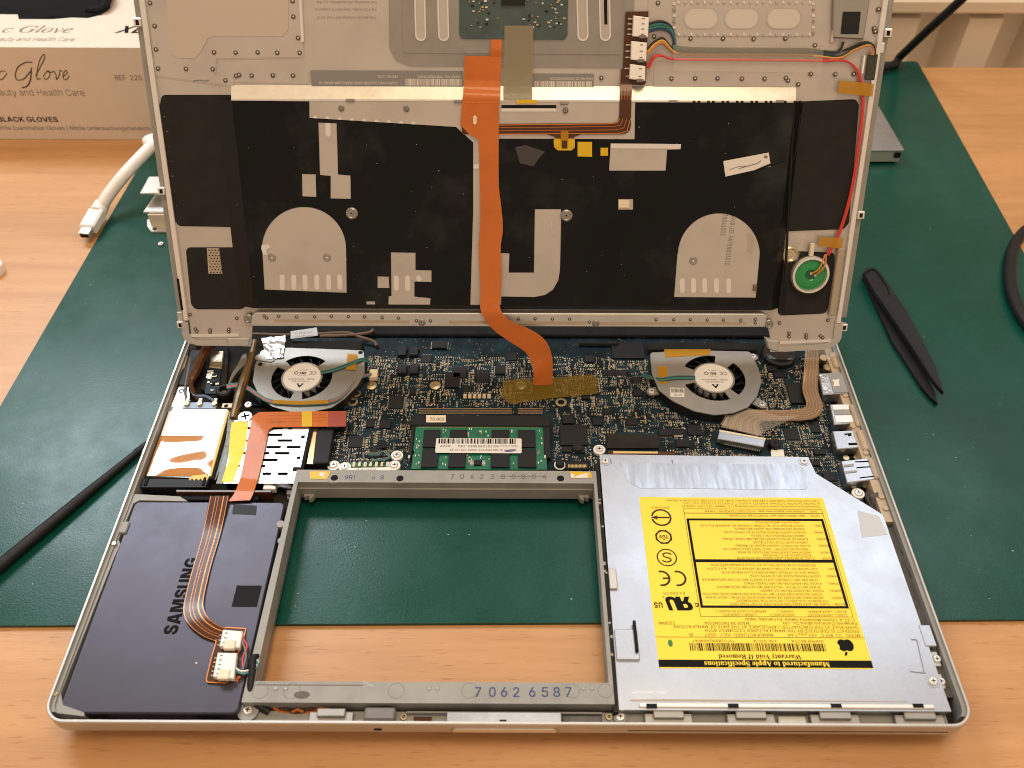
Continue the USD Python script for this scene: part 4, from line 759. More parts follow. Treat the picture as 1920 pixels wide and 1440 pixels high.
part(t, 'amber_tape', prism(P(BP([(1245, 655), (1333, 655), (1330, 666), (1248, 670)], z_)), z_+.05, z_+.15), kapton); part(t, 'amber_tape', prism(P(BP([(1233, 688), (1251, 687), (1251, 719), (1236, 720)], z_)), z_+.05, z_+.15), kapton)
q = P(BP([(1256, 727), (1283, 728), (1283, 745), (1257, 744)], z_)); n = part(t, 'barcode_sticker', prism(q, z_+.02, z_+.1), paper); b_ = q.bounds
part(n, 'barcode', flat(bars(b_[0]+.7, b_[2]-.7, (b_[1]+b_[3])/2-.2, b_[3]-.7, 22, 3), z_+.13), ink); part(n, 'lettering', flat(txt('DTA', 1.5, (b_[0]+b_[2])/2, b_[1]+2.3, rot=180, anchor='c'), z_+.13), ink)
for k in range(3): part(t, 'wire', tube([B3(1204, 702+k, 11.5), B3(1222, 707+k*1.2, 14), B3(1240, 710+k*1.4, z_+.6), B3(1265, 706+k*1.5, z_+.7), B3(1303, 706+k*1.4, z_+.6)], .6, 6, 6), (teal, blackw, teal)[k])
# ================================================================ memory module in its socket
ms = thing('memory_socket', 'black memory socket frame with small printed sticker on the board', 'socket', B3(900, 790, BZ))
zs = BZ+3.6
part(ms, 'housing', cb(*B(768, 797, zs), BZ, B(1031, 778, zs)[0], B(900, 778, zs)[1], zs, .3), chipm); keep.append(sbox(*B(764, 884, BZ), *B(1034, 776, BZ)).buffer(.3))
for x0, x1 in ((765, 778), (1020, 1031)):
    a, b = B(x0, 856, zs), B(x1, 797, zs); n = part(ms, 'side_arm', cb(a[0], a[1], BZ, b[0], b[1]+.2, zs-.6, .3), chipm); part(n, 'spring_clip', cb(a[0], a[1]-1.0, BZ, a[0]+1.0, a[1]+1, zs+.2, .2), alu_hi)
part(ms, 'socket_bed', bx(*B(775, 880, BZ), BZ, *B(1022, 797, BZ), BZ+.5), black)
q = P(BP([(799, 778.5), (836, 778.5), (836, 792), (799, 792)], zs)); n = part(ms, 'sticker', prism(q, zs+.02, zs+.1), cream); part(n, 'lettering', flat(txt('70.B02', 1.8, *B(806, 788.5, zs+.1), w=7.3, var='Medium'), zs+.13), ink)
pins = [bx(p[0]-.42, p[1]-.35, BZ, p[0]+.42, p[1]+.35, BZ+.55) for r_ in range(3) for k in range(92) for p in [B3(786+k*2.52+(r_ % 2)*1.26, 767.5+r_*4.2, BZ)] if not (959 < 786+k*2.52 < 971)]
part(ms, 'contact_pins', cat(pins), M('pin_pinkish', (.42, .30, .20), .35, .8), kind='stuff'); keep.append(sbox(*B(780, 781, BZ), *B(1022, 764, BZ)))
mm_ = thing('memory_module', 'green memory module with white barcode label and black chips held in the socket', 'memory module', B3(900, 840, BZ))
zm = BZ+2.6; mq = P(BP([(778, 797), (1021, 797), (1027, 879), (768, 879)], zm)); mb = mq.bounds; mq = sbox(*B(771, 879.5, zm), B(1025, 860, zm)[0], B(900, 795, zm)[1])
mq = mq.difference(union_all([Point(*B(x_, 848, zm)).buffer(1.3) for x_ in (772, 1024)]))
part(mm_, 'board', prism(mq, zm-1, zm), ramgreen)
for row, (ya, yb) in enumerate(((806, 838), (841, 876))):
    for xa, xb in (((792, 826), (842, 876), (921, 955), (971, 1004)), ((789, 823), (840, 874), (920, 956), (971, 1005)))[row]:
        a, b = B(xa, yb, zm+1), B(xb, ya, zm+1); part(mm_, 'memory_chip', cb(a[0], a[1], zm, b[0], b[1], zm+1.1, .15), chipm)
for k in range(90):
    px, py = rng.choice([(783, 0), (833, 0), (880, 0), (900, 0), (915, 0), (963, 0), (1012, 0), (831, 0)])[0]+rng.uniform(-4, 4), rng.uniform(803, 874); p = B3(px, py, zm)
    if k < 60: part(mm_, 'resistor', bx(p[0]-.25, p[1]-.5, zm, p[0]+.25, p[1]+.5, zm+.35), rng.choice([tan, alu_hi, tan, white]))
part(mm_, 'edge_contacts', cat([bx(p[0]-.2, p[1]-.8, zm, p[0]+.2, p[1]+.8, zm+.06) for k in range(84) for p in [B3(786+k*2.72, 799.5, zm)]]), gold, kind='stuff')
q = B3(896, 869, zm); n = part(mm_, 'spd_chip', cb(q[0]-2.0, q[1]-1.5, zm, q[0]+2.0, q[1]+1.5, zm+1.0, .15), chipm)
for s in (-1, 1): part(n, 'legs', cat([bx(q[0]+s*2.0, q[1]-1.4+k*.8, zm, q[0]+s*3.6, q[1]-1.0+k*.8, zm+.4) for k in range(4)]), alu_hi)
zl2 = zm+1.25; q = P(BP([(818, 822), (978, 822), (978, 849), (819, 849)], zl2)).envelope; b_ = q.bounds; q = rr(*b_, .9); n = part(mm_, 'label', prism(q, zl2-.1, zl2), paper)
def rl(s, fx0, fx1, fy, h, **k): # upside down lettering on the label, fractions from the reader's left and top
    W_, H_ = b_[2]-b_[0], b_[3]-b_[1]; return txt(s, h, b_[2]-fx0*W_, b_[1]+fy*H_, rot=180, w=(fx1-fx0)*W_, res=40, **k)
part(n, 'lettering', flat(union_all([rl('1GB 2Rx8 PC2-5300S-555-12-E3', .27, .83, .26, 1.15), rl('M470T2953EZ3-CE6', .27, .74, .52, 1.25, var='Medium'), rl('0729', .83, .945, .52, 1.25, var='Medium'), rl('Made in Korea', .05, .245, .52, .9)]), zl2+.03), ink)
W_, H_ = b_[2]-b_[0], b_[3]-b_[1]
part(n, 'blue_emblem', flat(affinity.rotate(affinity.scale(Point(b_[2]-.13*W_, b_[1]+.17*H_).buffer(1), 3.0, .75), 8).difference(affinity.translate(txt('SAMSUNG', .55, 0, 0, rot=180, w=4.2, anchor='c', res=40), b_[2]-.13*W_, b_[1]+.22*H_)), zl2+.03), inkblue)
part(n, 'certification_mark', flat(union_all([Point(b_[2]-.235*W_, b_[1]+.2*H_).buffer(.55).difference(Point(b_[2]-.235*W_, b_[1]+.2*H_).buffer(.3)), rl('Cu', .175, .205, .26, .9)]), zl2+.03), inkblue)
part(n, 'barcode', flat(bars(b_[0]+.03*W_, b_[2]-.07*W_, b_[1]+.62*H_, b_[1]+.97*H_, 52, 11), zl2+.03), ink)
# ================================================================ amber tape and flex socket in the middle of the board
x, y = B(1018, 735, BZ+1); keep.append(sbox(*B(1000, 748, BZ), *B(1037, 720, BZ)))
n = part(lb_, 'flex_socket', cb(*B(1001, 746, BZ+1.6), BZ, B(1035, 720, BZ+1.6)[0], B(1018, 722, BZ+1.6)[1], BZ+1.6, .2), chipm)
solo('amber_board_tape', prism(P(BP([(944, 714), (985, 709), (1003, 712), (1036, 708), (1108, 702), (1121, 708), (1119, 738), (1080, 742), (1040, 746), (1004, 750), (958, 758), (940, 744)], BZ+1.9)), BZ+1.8, BZ+1.9), M('kapton_dark', (.22, .14, .012), .3, alpha=.34, bump=.6, bs=300, spec=.2), 'long translucent amber tape stuck over the middle of the circuit board', 'tape')
# ================================================================ sockets along the wall
def port(label, q, z, tops, fr=None):
    p_ = BP(q, z); po = P(p_); c_ = po.centroid; t = thing('port_socket', label, 'socket', (c_.x, c_.y, BZ)); part(t, 'shell', cvx(po, BZ, z, .35), drive_m); keep.append(po.buffer(1))
    for nm, qq, h, mt_ in tops: part(t, nm, prism(P(BP(qq, z)), z+.02, z+h), mt_)
    return t
port('grey box network socket with foil patch, farthest of the port row', [(1535, 700), (1583, 698), (1596, 736), (1543, 740)], 16, [('grey_cover', [(1553, 700), (1582, 699), (1594, 735), (1563, 737)], .25, steel), ('white_paint_spot', [(1560, 712), (1566, 713), (1574, 711), (1572, 718), (1575, 724), (1562, 725), (1564, 719)], .35, white), ('foil_patch', [(1536, 703), (1551, 702), (1558, 736), (1546, 738)], .2, foil)])
port('shiny metal socket with two bright bands, second from the far end of the port row', [(1556, 758), (1592, 757), (1604, 793), (1564, 796)], 14.5, [('bright_band', [(1560, 760), (1591, 759), (1594, 768), (1562, 769)], .3, alu_hi), ('dark_band', [(1563, 770), (1595, 769), (1598, 777), (1565, 778)], .2, steel), ('bright_band', [(1565, 780), (1598, 779), (1602, 791), (1567, 793)], .3, alu_hi)])
port('square silver socket with two notches, third from the far end of the port row', [(1561, 808), (1607, 806), (1618, 838), (1569, 842)], 14.5, [('notch', [(1583, 813), (1596, 812), (1597, 817), (1590, 818), (1590, 815), (1584, 816)], .1, black), ('notch', [(1590, 831), (1606, 830), (1608, 834), (1592, 835)], .1, black)])
t = port('large silver video socket nearest the optical drive with three slits', [(1577, 864), (1632, 858), (1644, 898), (1588, 905)], 15, [('slit', [(1603, 865), (1630, 864), (1631, 866), (1604, 867)], .1, black), ('slit', [(1606, 876), (1634, 874), (1634, 876), (1606, 878)], .1, black), ('slit', [(1612, 895), (1640, 892), (1641, 894), (1612, 897)], .1, black), ('spring_tab', [(1582, 872), (1600, 870), (1601, 874), (1583, 876)], .3, steel), ('spring_tab', [(1585, 884), (1606, 882), (1607, 885), (1586, 888)], .3, steel)])
for px, py in ((1586, 859), (1606, 858), (1600, 912), (1622, 910)): part(t, 'shield_leg', cyl(*B(px, py, BZ+.5), BZ, BZ+1, 1.6, 14), brass)
for px, py in ((1544, 672), (1552, 690)): t = solo('stud', cyl(*B(px, py, 13), BZ, 14, 2.4, 14, .4), brass, 'brass stud '+('nearer the hinge foot of the upper case' if py < 680 else 'nearer the network socket')+' beside the brown display cable', 'stud')
# ================================================================ display cable
dc = thing('display_cable', 'flat brown cable with many fine wires and a silver plug lying across the board corner', 'cable', B3(1440, 770, 13))
Lp = [(1510, 655, 14), (1508, 690, 14), (1505, 730, 14), (1512, 758, 13.6), (1496, 768, 13.4), (1440, 769, 13.2), (1395, 769, 13), (1368, 776, 12.6), (1352, 800, 12.4)]
Rp = [(1537, 655, 14), (1535, 690, 14), (1534, 730, 14), (1543, 765, 13.6), (1522, 785, 13.4), (1460, 788, 13.2), (1430, 790, 13), (1424, 800, 12.6), (1432, 818, 12.4)]
Lq, Rq = [B3(*p) for p in Lp], [B3(*p) for p in Rp]
part(dc, 'jacket', ribbon([p-[0, 0, .4] for p in Lq], [p-[0, 0, .4] for p in Rq], .25, 10), M('cable_tan', (.34, .25, .17), .35, coat=.4, bump=.8, bs=160))
for k in range(15):
    f = (k+.5)/15; part(dc, 'wire', tube([a+(b-a)*f+[0, 0, -.12] for a, b in zip(Lq, Rq)], .36, 8, 5), (M('wire_tan', (.36, .25, .16), .35), brass, M('wire_brown', (.25, .165, .10), .35))[k % 3] if k < 3 else (UsdShade.Material.Get(stage, '/World/Looks/'+('wire_tan', 'wire_brown', 'wire_brown')[k % 3])))
part(dc, 'clear_wrap', prism(P(BP([(1350, 796), (1366, 770), (1400, 764), (1462, 780), (1500, 778), (1440, 806), (1420, 818)], 14)), 13.9, 14), clear)
q = P(BP([(1349, 806), (1436, 822), (1432, 838), (1345, 822)], 14)); pl = part(dc, 'plug', cvx(q, BZ+1.2, 14, .3), drive_m); keep.append(q.buffer(3))
part(pl, 'cream_edge', prism(P(BP([(1349, 806), (1436, 822), (1435, 825), (1348, 809)], 14)), 14, 14.15), cream)
part(pl, 'plug_socket', cvx(P(BP([(1353, 822), (1430, 838), (1424, 848), (1350, 832)], BZ+1.2)), BZ, BZ+1.2, .2), chipm)
for k in range(20): p_ = B3(1358+k*3.4, 831+k*.66, BZ+.6); part(pl, 'socket_pin', bx(p_[0]-.15, p_[1]-1.5, BZ, p_[0]+.15, p_[1]+.2, BZ+1.35), alu_hi)
# ================================================================ scattered tiny parts on the board
area = bp.buffer(-1.2).difference(OD.buffer(1)).difference(union_all(keep)).difference(sbox(-140, 100, B(600, 800, BZ)[0], 240))
from shapely import contains_xy, prepare
prepare(area); kinds = {'tan': [], 'pale': [], 'dark': [], 'grey': []}; r2 = random.Random(21)
def put(kind, x, y, w, d, h): kinds[kind].append((x, y, w, d, h))
ax0, ay0, ax1, ay1 = area.bounds; occ = set(); tries = 0
while tries < 9500:
    tries += 1; cx, cy = r2.uniform(ax0, ax1), r2.uniform(ay0, ay1)
    if not contains_xy(area, cx, cy): continue
    horiz = r2.random() < .5; w, d, h = r2.choice([(.40, .8, .3), (.32, .6, .28), (.55, 1.0, .45), (.28, .45, .22), (.28, .45, .22)]); n_ = r2.choice([1, 2, 3, 4, 5, 7]); pitch = w*2+.35; kind = r2.choice(['tan', 'tan', 'pale', 'pale', 'grey', 'dark', 'dark'])
    for i in range(n_):
        x, y = (cx+i*pitch, cy) if horiz else (cx, cy+i*pitch)
        kx = (round(x/.78), round(y/.78))
        if kx in occ or not contains_xy(area, x, y): continue
        occ.add(kx); put(kind, x, y, *((w, d) if horiz else (d, w)), h)
for nm, mt_, k in (('capacitors', tan, 'tan'), ('solder_pads', M('pad_pale', (.64, .59, .48), .4, .2), 'pale'), ('resistors', chipm, 'dark'), ('filters', M('part_grey', (.32, .29, .24), .45), 'grey')):
    A = np.array(kinds[k]); base = trimesh.creation.box(extents=(1, 1, 1)); n_ = len(A); f_ = 1.0 if k != 'pale' else .8
    v = np.asarray(base.vertices)[None]*(A[:, None, [2, 3, 4]]*[f_, f_, 1])+np.c_[A[:, 0], A[:, 1], BZ+A[:, 4]/2][:, None]; f = np.asarray(base.faces)[None]+8*np.arange(n_)[:, None, None]
    part(lb_, nm, trimesh.Trimesh(v.reshape(-1, 3), f.reshape(-1, 3), process=False), mt_, kind='stuff', smooth=False)
vias = cat([prism(Point(r2.uniform(ax0, ax1), r2.uniform(ay0, ay1)).buffer(.001), 0, 1) for _ in range(0)] or [None, bx(0, 0, 0, .001, .001, .001)]) if False else None
# ================================================================ optical drive
od = thing('optical_drive', 'silver slim optical drive with large yellow upside down laser warning label', 'optical drive', (108, 68, 8))
OZ = 16.5
part(od, 'lid', cvx(OD, 9.0, OZ, .4) if False else prism(OD, 15.2, OZ), drive_m)
part(od, 'body', prism(OD.buffer(-.5), 8, 15.2), steel)
part(od, 'raised_panel', prism(P(BP([(1180, 905), (1158, 868), (1500, 872), (1520, 900), (1512, 918), (1200, 915)], OZ), 2).buffer(.1), OZ, OZ+.12), M('drive_smeared', (.42, .46, .52), .34, .90, var=.13, vs=1, aniso=(420, 45, 45), rv=.15))
for px, py in ((1135, 865), (1507, 866), (1749, 1278)): n = part(od, 'screw_seat', cyl(*B(px, py, OZ), OZ, OZ+.2, 2.6, 24, .1), drive_m); screw(n, *B(px, py, OZ), OZ+.2, 1.8, alu_hi)
for a, b in (((1162, 869.5), (1184, 870)), ((1193, 869.5), (1214, 870)), ((1224, 869.5), (1246, 870))): part(od, 'slit', bx(*B(a[0], a[1]+.8, OZ), OZ-.02, *B(b[0], b[1]-.8, OZ), OZ+.03), black)
for px in (1145, 1260): part(od, 'slit', flat(band(BP([(px, 862), (px+1, 870)], OZ), .35), OZ+.03), black)
ll = (60.4, 21.8, 146.1, 105.8); lz = OZ+.1
lab = part(od, 'warning_label', prism(rr(*ll, .8), OZ+.02, lz), yellow)
def LX(cx, cy): return B(1180+cx/3.84, 900+cy/3.84, lz)
def yl(cy): return LX(800, cy)[1]
PR = lz+.03
T1, T2, T3_ = [], [], []
def lt(lst, s, cx0, cx1, cy, h=1.15, **k):
    """a line of upside down print between two survey marks"""
    xa, xb = LX(cx1, cy)[0], LX(cx0, cy)[0]; lst.append(txt(s, h, xa, yl(cy-6), rot=180, w=abs(xa-xb), res=30, **k))
part(lab, 'black_band', flat(sbox(ll[0], yl(1350), ll[2], yl(1296)), PR), ink)
gg_ = []; lt(gg_, serif('Manufactured to Apple Specifications'), 540, 1438, 1314, 2.1, font=SER); part(lab, 'lettering', flat(gg_[0], PR+.04), yellow)
lt(T1, serif('Warranty Void If Removed'), 640, 1236, 1262, 2.1, font=SER)
part(lab, 'barcode', flat(bars(LX(435, 1200)[0], LX(1415, 1200)[0], yl(1232), yl(1175), 88, 5), PR), ink)
lt(T1, 'SUPER 857CA', 1165, 1395, 1156); lt(T1, '678-0557A', 890, 1058, 1156); lt(T1, '*9T7280RQXXRPA*', 455, 757, 1156)
for s, a, b, cy, h in (('MODEL   UJ-857 C', 1380, 1658, 1112, 1.3), ('+5V', 1287, 1350, 1112, 1.3), ('1.6A', 1140, 1208, 1112, 1.3), ('MANUFACTURED  JULY   2007', 545, 1032, 1112, 1.3), ('B', 432, 455, 1112, 1.3),
                       ('PRODUCT IS CERTIFIED BY THE MANUFACTURER TO COMPLY WITH', 545, 1648, 1080, 1.35), ('DHHS RULE 21 CFR SUBCHAPTER J APPLICABLE AT THE DATE OF MANUFACTURE', 315, 1640, 1053, 1.35),
                       ('Panasonic Communications Co., Ltd.', 1100, 1634, 1027, 1.3), ('MADE IN INDONESIA', 540, 862, 1028, 1.3), ('1308MK', 208, 328, 1028, 1.4), ('1-62, 4-Chome Minoshima Hakata-Ku Fukuoka, Japan', 835, 1622, 1001, 1.3),
                       ('CLASS 1  LASER PRODUCT', 1280, 1568, 968, 1.1), ('LASER KLASSE 1', 1015, 1192, 968, 1.1), ('LUOKAN 1 LASERLAITE', 672, 918, 968, 1.1), ('KLASS 1  LASER APPARAT', 1280, 1560, 943, 1.1), ('EN60825-1', 1060, 1178, 943, 1.1), ('APPAREIL À LASER DE CLASSE 1', 625, 985, 943, 1.1),
                       ('CAUTION', 1478, 1566, 890, 1.1), ('CLASS 2M LASER RADIATION WHEN OPEN. DO NOT STARE INTO', 725, 1440, 890, 1.1), ('THE BEAM OR VIEW DIRECTLY WITH OPTICAL INSTRUMENTS.', 768, 1432, 867, 1.1),
                       ('VORSICHT', 1452, 1542, 843, 1.1), ('LASERSTRAHLUNG KLASSE 2M, WENN ABDECKUNG GEÖFFNET. NICHT IN DEN', 552, 1400, 844, 1.1), ('STRAHL BLICKEN ODER DIREKT MIT OPTISCHEN INSTRUMENTEN BETRACHTEN.', 528, 1385, 819, 1.1),
                       ('ADVARSEL', 1440, 1535, 793, 1.1), ('KLASSE 2M LASERSTRÅLING VED ÅBNING', 944, 1395, 794, 1.1), ('SE IKKE IND I STRÅLEN - HELLER IKKE MED OPTISKE INSTRUMENTER', 630, 1378, 768, 1.1),
                       ('ADVARSEL', 1428, 1518, 741, 1.1), ('KLASSE 2M LASERSTRÅLING NÅR DEKSEL ÅPNES', 825, 1382, 742, 1.1), ('STIRR IKKE INN I STRÅLEN ELLER SE DIREKTE MED OPTISKE INSTRUMENTER', 525, 1358, 716, 1.1),
                       ('VARNING', 1420, 1500, 688, 1.1), ('LASERSTRÅLNING KLASS 2M VID ÖPPEN LUCKA', 868, 1375, 689, 1.1), ('STIRRA INTE IN I STRÅLEN VARKEN DIREKT ELLER GENOM OPTIK', 665, 1360, 663, 1.1),
                       ('VARO', 1430, 1490, 635, 1.1), ('AVATTAESSA OLET ALTTIINA LUOKAN 2M LASERSÄTEILYLLE.  ÄLÄ TUIJOTA', 560, 1355, 637, 1.1), ('SÄTEESEEN TAI KATSO OPTISELLA LAITTEELLA SUORAAN SÄTEESEEN', 590, 1340, 610, 1.1),
                       ('CAUTION', 1390, 1458, 561, 1.1), ('CLASS 3B INVISIBLE LASER RADIATION WHEN OPEN', 775, 1330, 561, 1.1), ('AVOID EXPOSURE TO THE BEAM', 965, 1308, 540, 1.1),
                       ('VORSICHT', 1372, 1445, 519, 1.1), ('UNSICHTBARE LASERSTRAHLUNG KLASSE 3B, WENN', 780, 1310, 519, 1.1), ('ABDECKUNG GEÖFFNET. NICHT DEM STRAHL AUSSETZEN', 678, 1290, 496, 1.1),
                       ('ADVARSEL', 1360, 1432, 470, 1.1), ('KLASSE 3B USYNLIG LASERSTRÅLING VED ÅBNING', 765, 1300, 471, 1.1), ('UNDGÅ UDSÆTTELSE FOR STRÅLING', 890, 1280, 447, 1.1),
                       ('ADVARSEL', 1345, 1418, 422, 1.1), ('KLASSE 3B USYNLIG LASERSTRÅLING NÅR DEKSEL ÅPNES', 672, 1285, 423, 1.1), ('UNNGÅ EKSPONERING FOR STRÅLEN', 880, 1265, 399, 1.1),
                       ('VARNING', 1330, 1400, 374, 1.1), ('OSYNLIG LASERSTRÅLNING KLASS 3B VID ÖPPEN LUCKA', 682, 1272, 375, 1.1), ('UNDVIK EXPONERING FÖR LASERSTRÅLNINGEN', 760, 1260, 350, 1.1),
                       ('VARO', 1335, 1388, 327, 1.1), ('AVATTAESSA OLET ALTTIINA LUOKAN 3B LASERSÄTEILYLLE', 510, 1255, 328, 1.1), ('VARO ALTISTUMISTA SÄTEELLE', 905, 1232, 303, 1.1),
                       ('CAUTION', 1305, 1370, 255, 1.1), ('Laser radiation when open.  DO NOT STARE INTO BEAM', 722, 1270, 256, 1.1), ('DANGER', 1295, 1350, 224, 1.1), ('Invisible laser radiation when open.  AVOID DIRECT EXPOSURE TO BEAM', 545, 1262, 225, 1.1),
                       ('This product is covered by one or more of the following  U.S. Patents:  RE37,094  4,858,10-', 365, 1378, 190, 1.1), ('4,734,904, 5,474,596, 5,013,443, 4,405,937, 4,959,177, 5,109,373, 5,714,506, 5,477,305,', 385, 1370, 169, 1.1), ('5,107,559, RE36,445, 5,020,908, 5,986,994, 4,594,847, 4,340,029, 5,703,858, 5,912,568, 4,785,441', 265, 1365, 149, 1.1)):
    lt(T2, s, a, b, cy, h)
part(lab, 'lettering', flat(union_all(T1), PR), ink); part(lab, 'small_print', flat(MultiPolygon([q for g in T2 for q in polys(g)]), PR), inkbrown)
part(lab, 'rule_line', flat(union_all([band([(ll[0], yl(1133)), (ll[2], yl(1133))], .22), band([LX(1215, 1115), LX(1280, 1115)], .22)]+[band([LX(1215+k*24, 1103), LX(1230+k*24, 1103)], .22) for k in range(3)]), PR), ink)
def frame_(cx0, cx1, cy0, cy1, w): a = sbox(LX(cx0, (cy0+cy1)/2)[0], yl(cy1), LX(cx1, (cy0+cy1)/2)[0], yl(cy0)); return a.difference(a.buffer(-w, join_style=2))
fx0, fx1 = LX(388, 208)[0], LX(1385, 208)[0]
def frm(cy0, cy1, w, ins=0): a = sbox(fx0+ins, yl(cy1), fx1-ins, yl(cy0)); return a.difference(a.buffer(-w, join_style=2))
part(lab, 'warning_frame', flat(union_all([frm(208, 985, .2), frm(238, 242, .22)]), PR), ink); part(lab, 'warning_frame', flat(union_all([frm(278, 588, 1.15, .7), frm(577, 922, 1.15, .7)]), PR+.01), ink)
def mk(g, cx, cy): p_ = LX(cx, cy); return affinity.translate(affinity.rotate(g, 180, origin=(0, 0)), p_[0], p_[1])
C = lambda r, w: Point(0, 0).buffer(r+w/2).difference(Point(0, 0).buffer(r-w/2))
arrow = affinity.scale(union_all([C(5.3, 1.1).difference(sbox(4, -1.0, 7, 1.0)), Polygon([(-4.6, -.55), (2.2, -.55), (2.2, -1.5), (6.3, 0), (2.2, 1.5), (2.2, .55), (-4.6, .55)])]), .8, .8, origin=(0, 0))
part(lab, 'certification_mark', flat(union_all([mk(arrow, 230, 270), mk(txt('DS3083', 1.1, 0, -.5, anchor='c', w=8), 222, 198)]), PR), inkbrown)
octa = Polygon([(5.4*math.cos(q), 5.4*math.sin(q)) for q in np.radians(np.arange(22.5, 360, 45))]); tuv = octa.difference(Point(0, 0).buffer(3.9)).union(txt('TÜV', 2.5, 0, -1.4, anchor='c', w=5.6, var='Black')).union(txt('NR', .8, 0, 1.9, anchor='c'))
part(lab, 'certification_mark', flat(mk(affinity.scale(tuv, .74, .74, origin=(0, 0)), 247, 410), PR), inkbrown)
ssh = LineString(spline([(2.6, 2.2, 0), (.6, 3.0, 0), (-2.0, 2.2, 0), (-1.6, .6, 0), (1.4, -.6, 0), (1.9, -2.3, 0), (-.4, -3.1, 0), (-2.6, -2.3, 0)], 8)[:, :2]).buffer(.45); part(lab, 'certification_mark', flat(mk(affinity.scale(union_all([C(5.5, .8), ssh]), .76, .76, origin=(0, 0)), 270, 558), PR), inkbrown)
arc = lambda r, w, a0, a1: LineString([(r*math.cos(q), r*math.sin(q)) for q in np.radians(np.linspace(a0, a1, 26))]).buffer(w/2, cap_style=2)
ce = union_all([affinity.translate(arc(3.4, .95, 75, 285), -3.0, 0), affinity.translate(arc(3.4, .95, 75, 285), 3.9, 0), sbox(.6, -.45, 3.4, .45)]); part(lab, 'certification_mark', flat(mk(ce, 297, 708), PR), inkbrown)
ru = union_all([affinity.scale(txt('R', 6.4, 0, 0, w=6.2, var='Black'), -1, 1, origin=(0, 0)).buffer(.12) if 0 else affinity.skew(affinity.translate(affinity.scale(txt('R', 6.4, 0, 0, w=6.0, var='Black'), -1, 1, origin=(3.0, 0)), -6.2, -3.2), -14, 0, origin=(0, 0)), affinity.skew(txt('U', 6.4, -.6, -3.2, w=5.2, var='Black'), -14, 0, origin=(0, 0)), txt('c', 2.4, -8.2, -.2, anchor='c', var='ExtraBold'), txt('US', 2.6, 6.3, -.5, anchor='l', w=3.6, var='ExtraBold'), txt('®', 1.0, 5.2, -3.6)])
part(lab, 'certification_mark', flat(union_all([mk(ru, 345, 888), mk(txt('E132075', 1.2, 0, -.5, anchor='c', w=9.0), 322, 814)]), PR), ink)
body = union_all([affinity.scale(Point(-1.2, 0).buffer(2.1), 1, 1.25), affinity.scale(Point(1.2, 0).buffer(2.1), 1, 1.25)]).difference(Point(4.3, .55).buffer(1.75)).difference(Point(0, 3.3).buffer(.85)).difference(Point(0, -3.1).buffer(.7)).union(affinity.rotate(affinity.scale(Point(.7, 3.7).buffer(1), .5, 1.05), -28))
part(lab, 'fruit_emblem', flat(mk(body, 1556, 1190), PR), ink)
part(lab, 'green_dot', flat(affinity.scale(mk(Point(0, 0).buffer(1), 295, 1175), 1.0, 1.6), PR+.02), M('dot_green', (.03, .16, .02), .5))
# blank sticker, clip, side block, pressed marks, front lip
q = P(BP([(1608, 957), (1648, 968), (1664, 1002), (1616, 1008)], OZ)); part(od, 'blank_sticker', prism(q, OZ+.02, OZ+.1), M('sticker_pale', (.50, .53, .58), .5))
part(od, 'edge_clip', cb(*B(1143, 1106, OZ), OZ, B(1158, 1106, OZ)[0], B(1150, 1068, OZ)[1], OZ+1.2, .3), alu)
part(od, 'side_block', cb(*B(1156, 1237, OZ+1), OZ-1, B(1200, 1237, OZ+1)[0], B(1180, 1180, OZ+1)[1], OZ+1.2, .3), drive_m); part(od, 'foam_bar', cb(*B(1192, 1222, OZ+2), OZ+1.0, B(1197.5, 1222, OZ+2)[0], B(1190, 1164, OZ+2)[1], OZ+2.6, .2), black)
part(od, 'pressed_mark', tube([B3(1708, 1198, OZ), B3(1720, 1200, OZ), B3(1734, 1262, OZ), B3(1706, 1258, OZ)], .5, 6, 6, smooth=False), drive_m)
lip = part(od, 'front_lip', cb(B(1198, 1327, OZ)[0], yl(0)*0+B(1400, 1327, OZ+.6)[1], OZ-.2, B(1752, 1327, OZ)[0], B(1400, 1318, OZ+.6)[1], OZ+.7, .3), alu_hi)
for px in (1222, 1375, 1568, 1722): a = B3(px, 1323, OZ+.8); part(lip, 'lip_slot', cb(a[0]-2.1, a[1]-.8, OZ+.5, a[0]+2.1, a[1]+.8, OZ+.76, .02), black)
part(od, 'dust_line', prism(P(BP([(1182, 1312), (1250, 1311), (1700, 1315), (1700, 1316.5), (1182, 1315)], OZ)), OZ+.02, OZ+.05), M('dust_tan', (.36, .31, .25), .7))
for k in range(34): t_ = k/33; a = B3(1345+rng.uniform(-1, 1) if False else 1188+t_*60, 1298-t_*1+rng.uniform(-1.5, 1.5), OZ); part(od, 'scuff', flat(affinity.rotate(sbox(a[0]-.7, a[1]-.12, a[0]+.7, a[1]+.12), rng.uniform(-40, 40)), OZ+.03), alu_hi) if k % 3 == 0 else None
for k in range(0):
    px = 1345+k*8+rng.uniform(-2, 2); l_ = rng.uniform(10, 26); q = LineString(BP([(px-8+k*.3, 890+rng.uniform(-4, 6)), (px, 890+l_*.6), (px+3, 890+l_)], OZ)).buffer(rng.uniform(.3, .8)); part(od, 'smear', flat(q, OZ+.15), M('smear_grey', (.56, .58, .61), .52, .7) if k == 0 else UsdShade.Material.Get(stage, '/World/Looks/smear_grey'))
# side rail and mounting tabs at the wall
part(od, 'mount_tab', cb(*B(1735, 1212, OZ), OZ-2, B(1757, 1212, OZ)[0], B(1740, 1172, OZ)[1], OZ+.4, .3), drive_m)
for px, py in ((1758, 1236), (1766, 1278)): n = part(od, 'mount_tab', cb(*B(px-12, py+14, 14), 9, B(px+8, py+14, 14)[0], B(px, py-14, 14)[1], 14.4, .3), alu); screw(n, *B(px-2, py, 14.4), 14.4, 1.7, alu_hi)
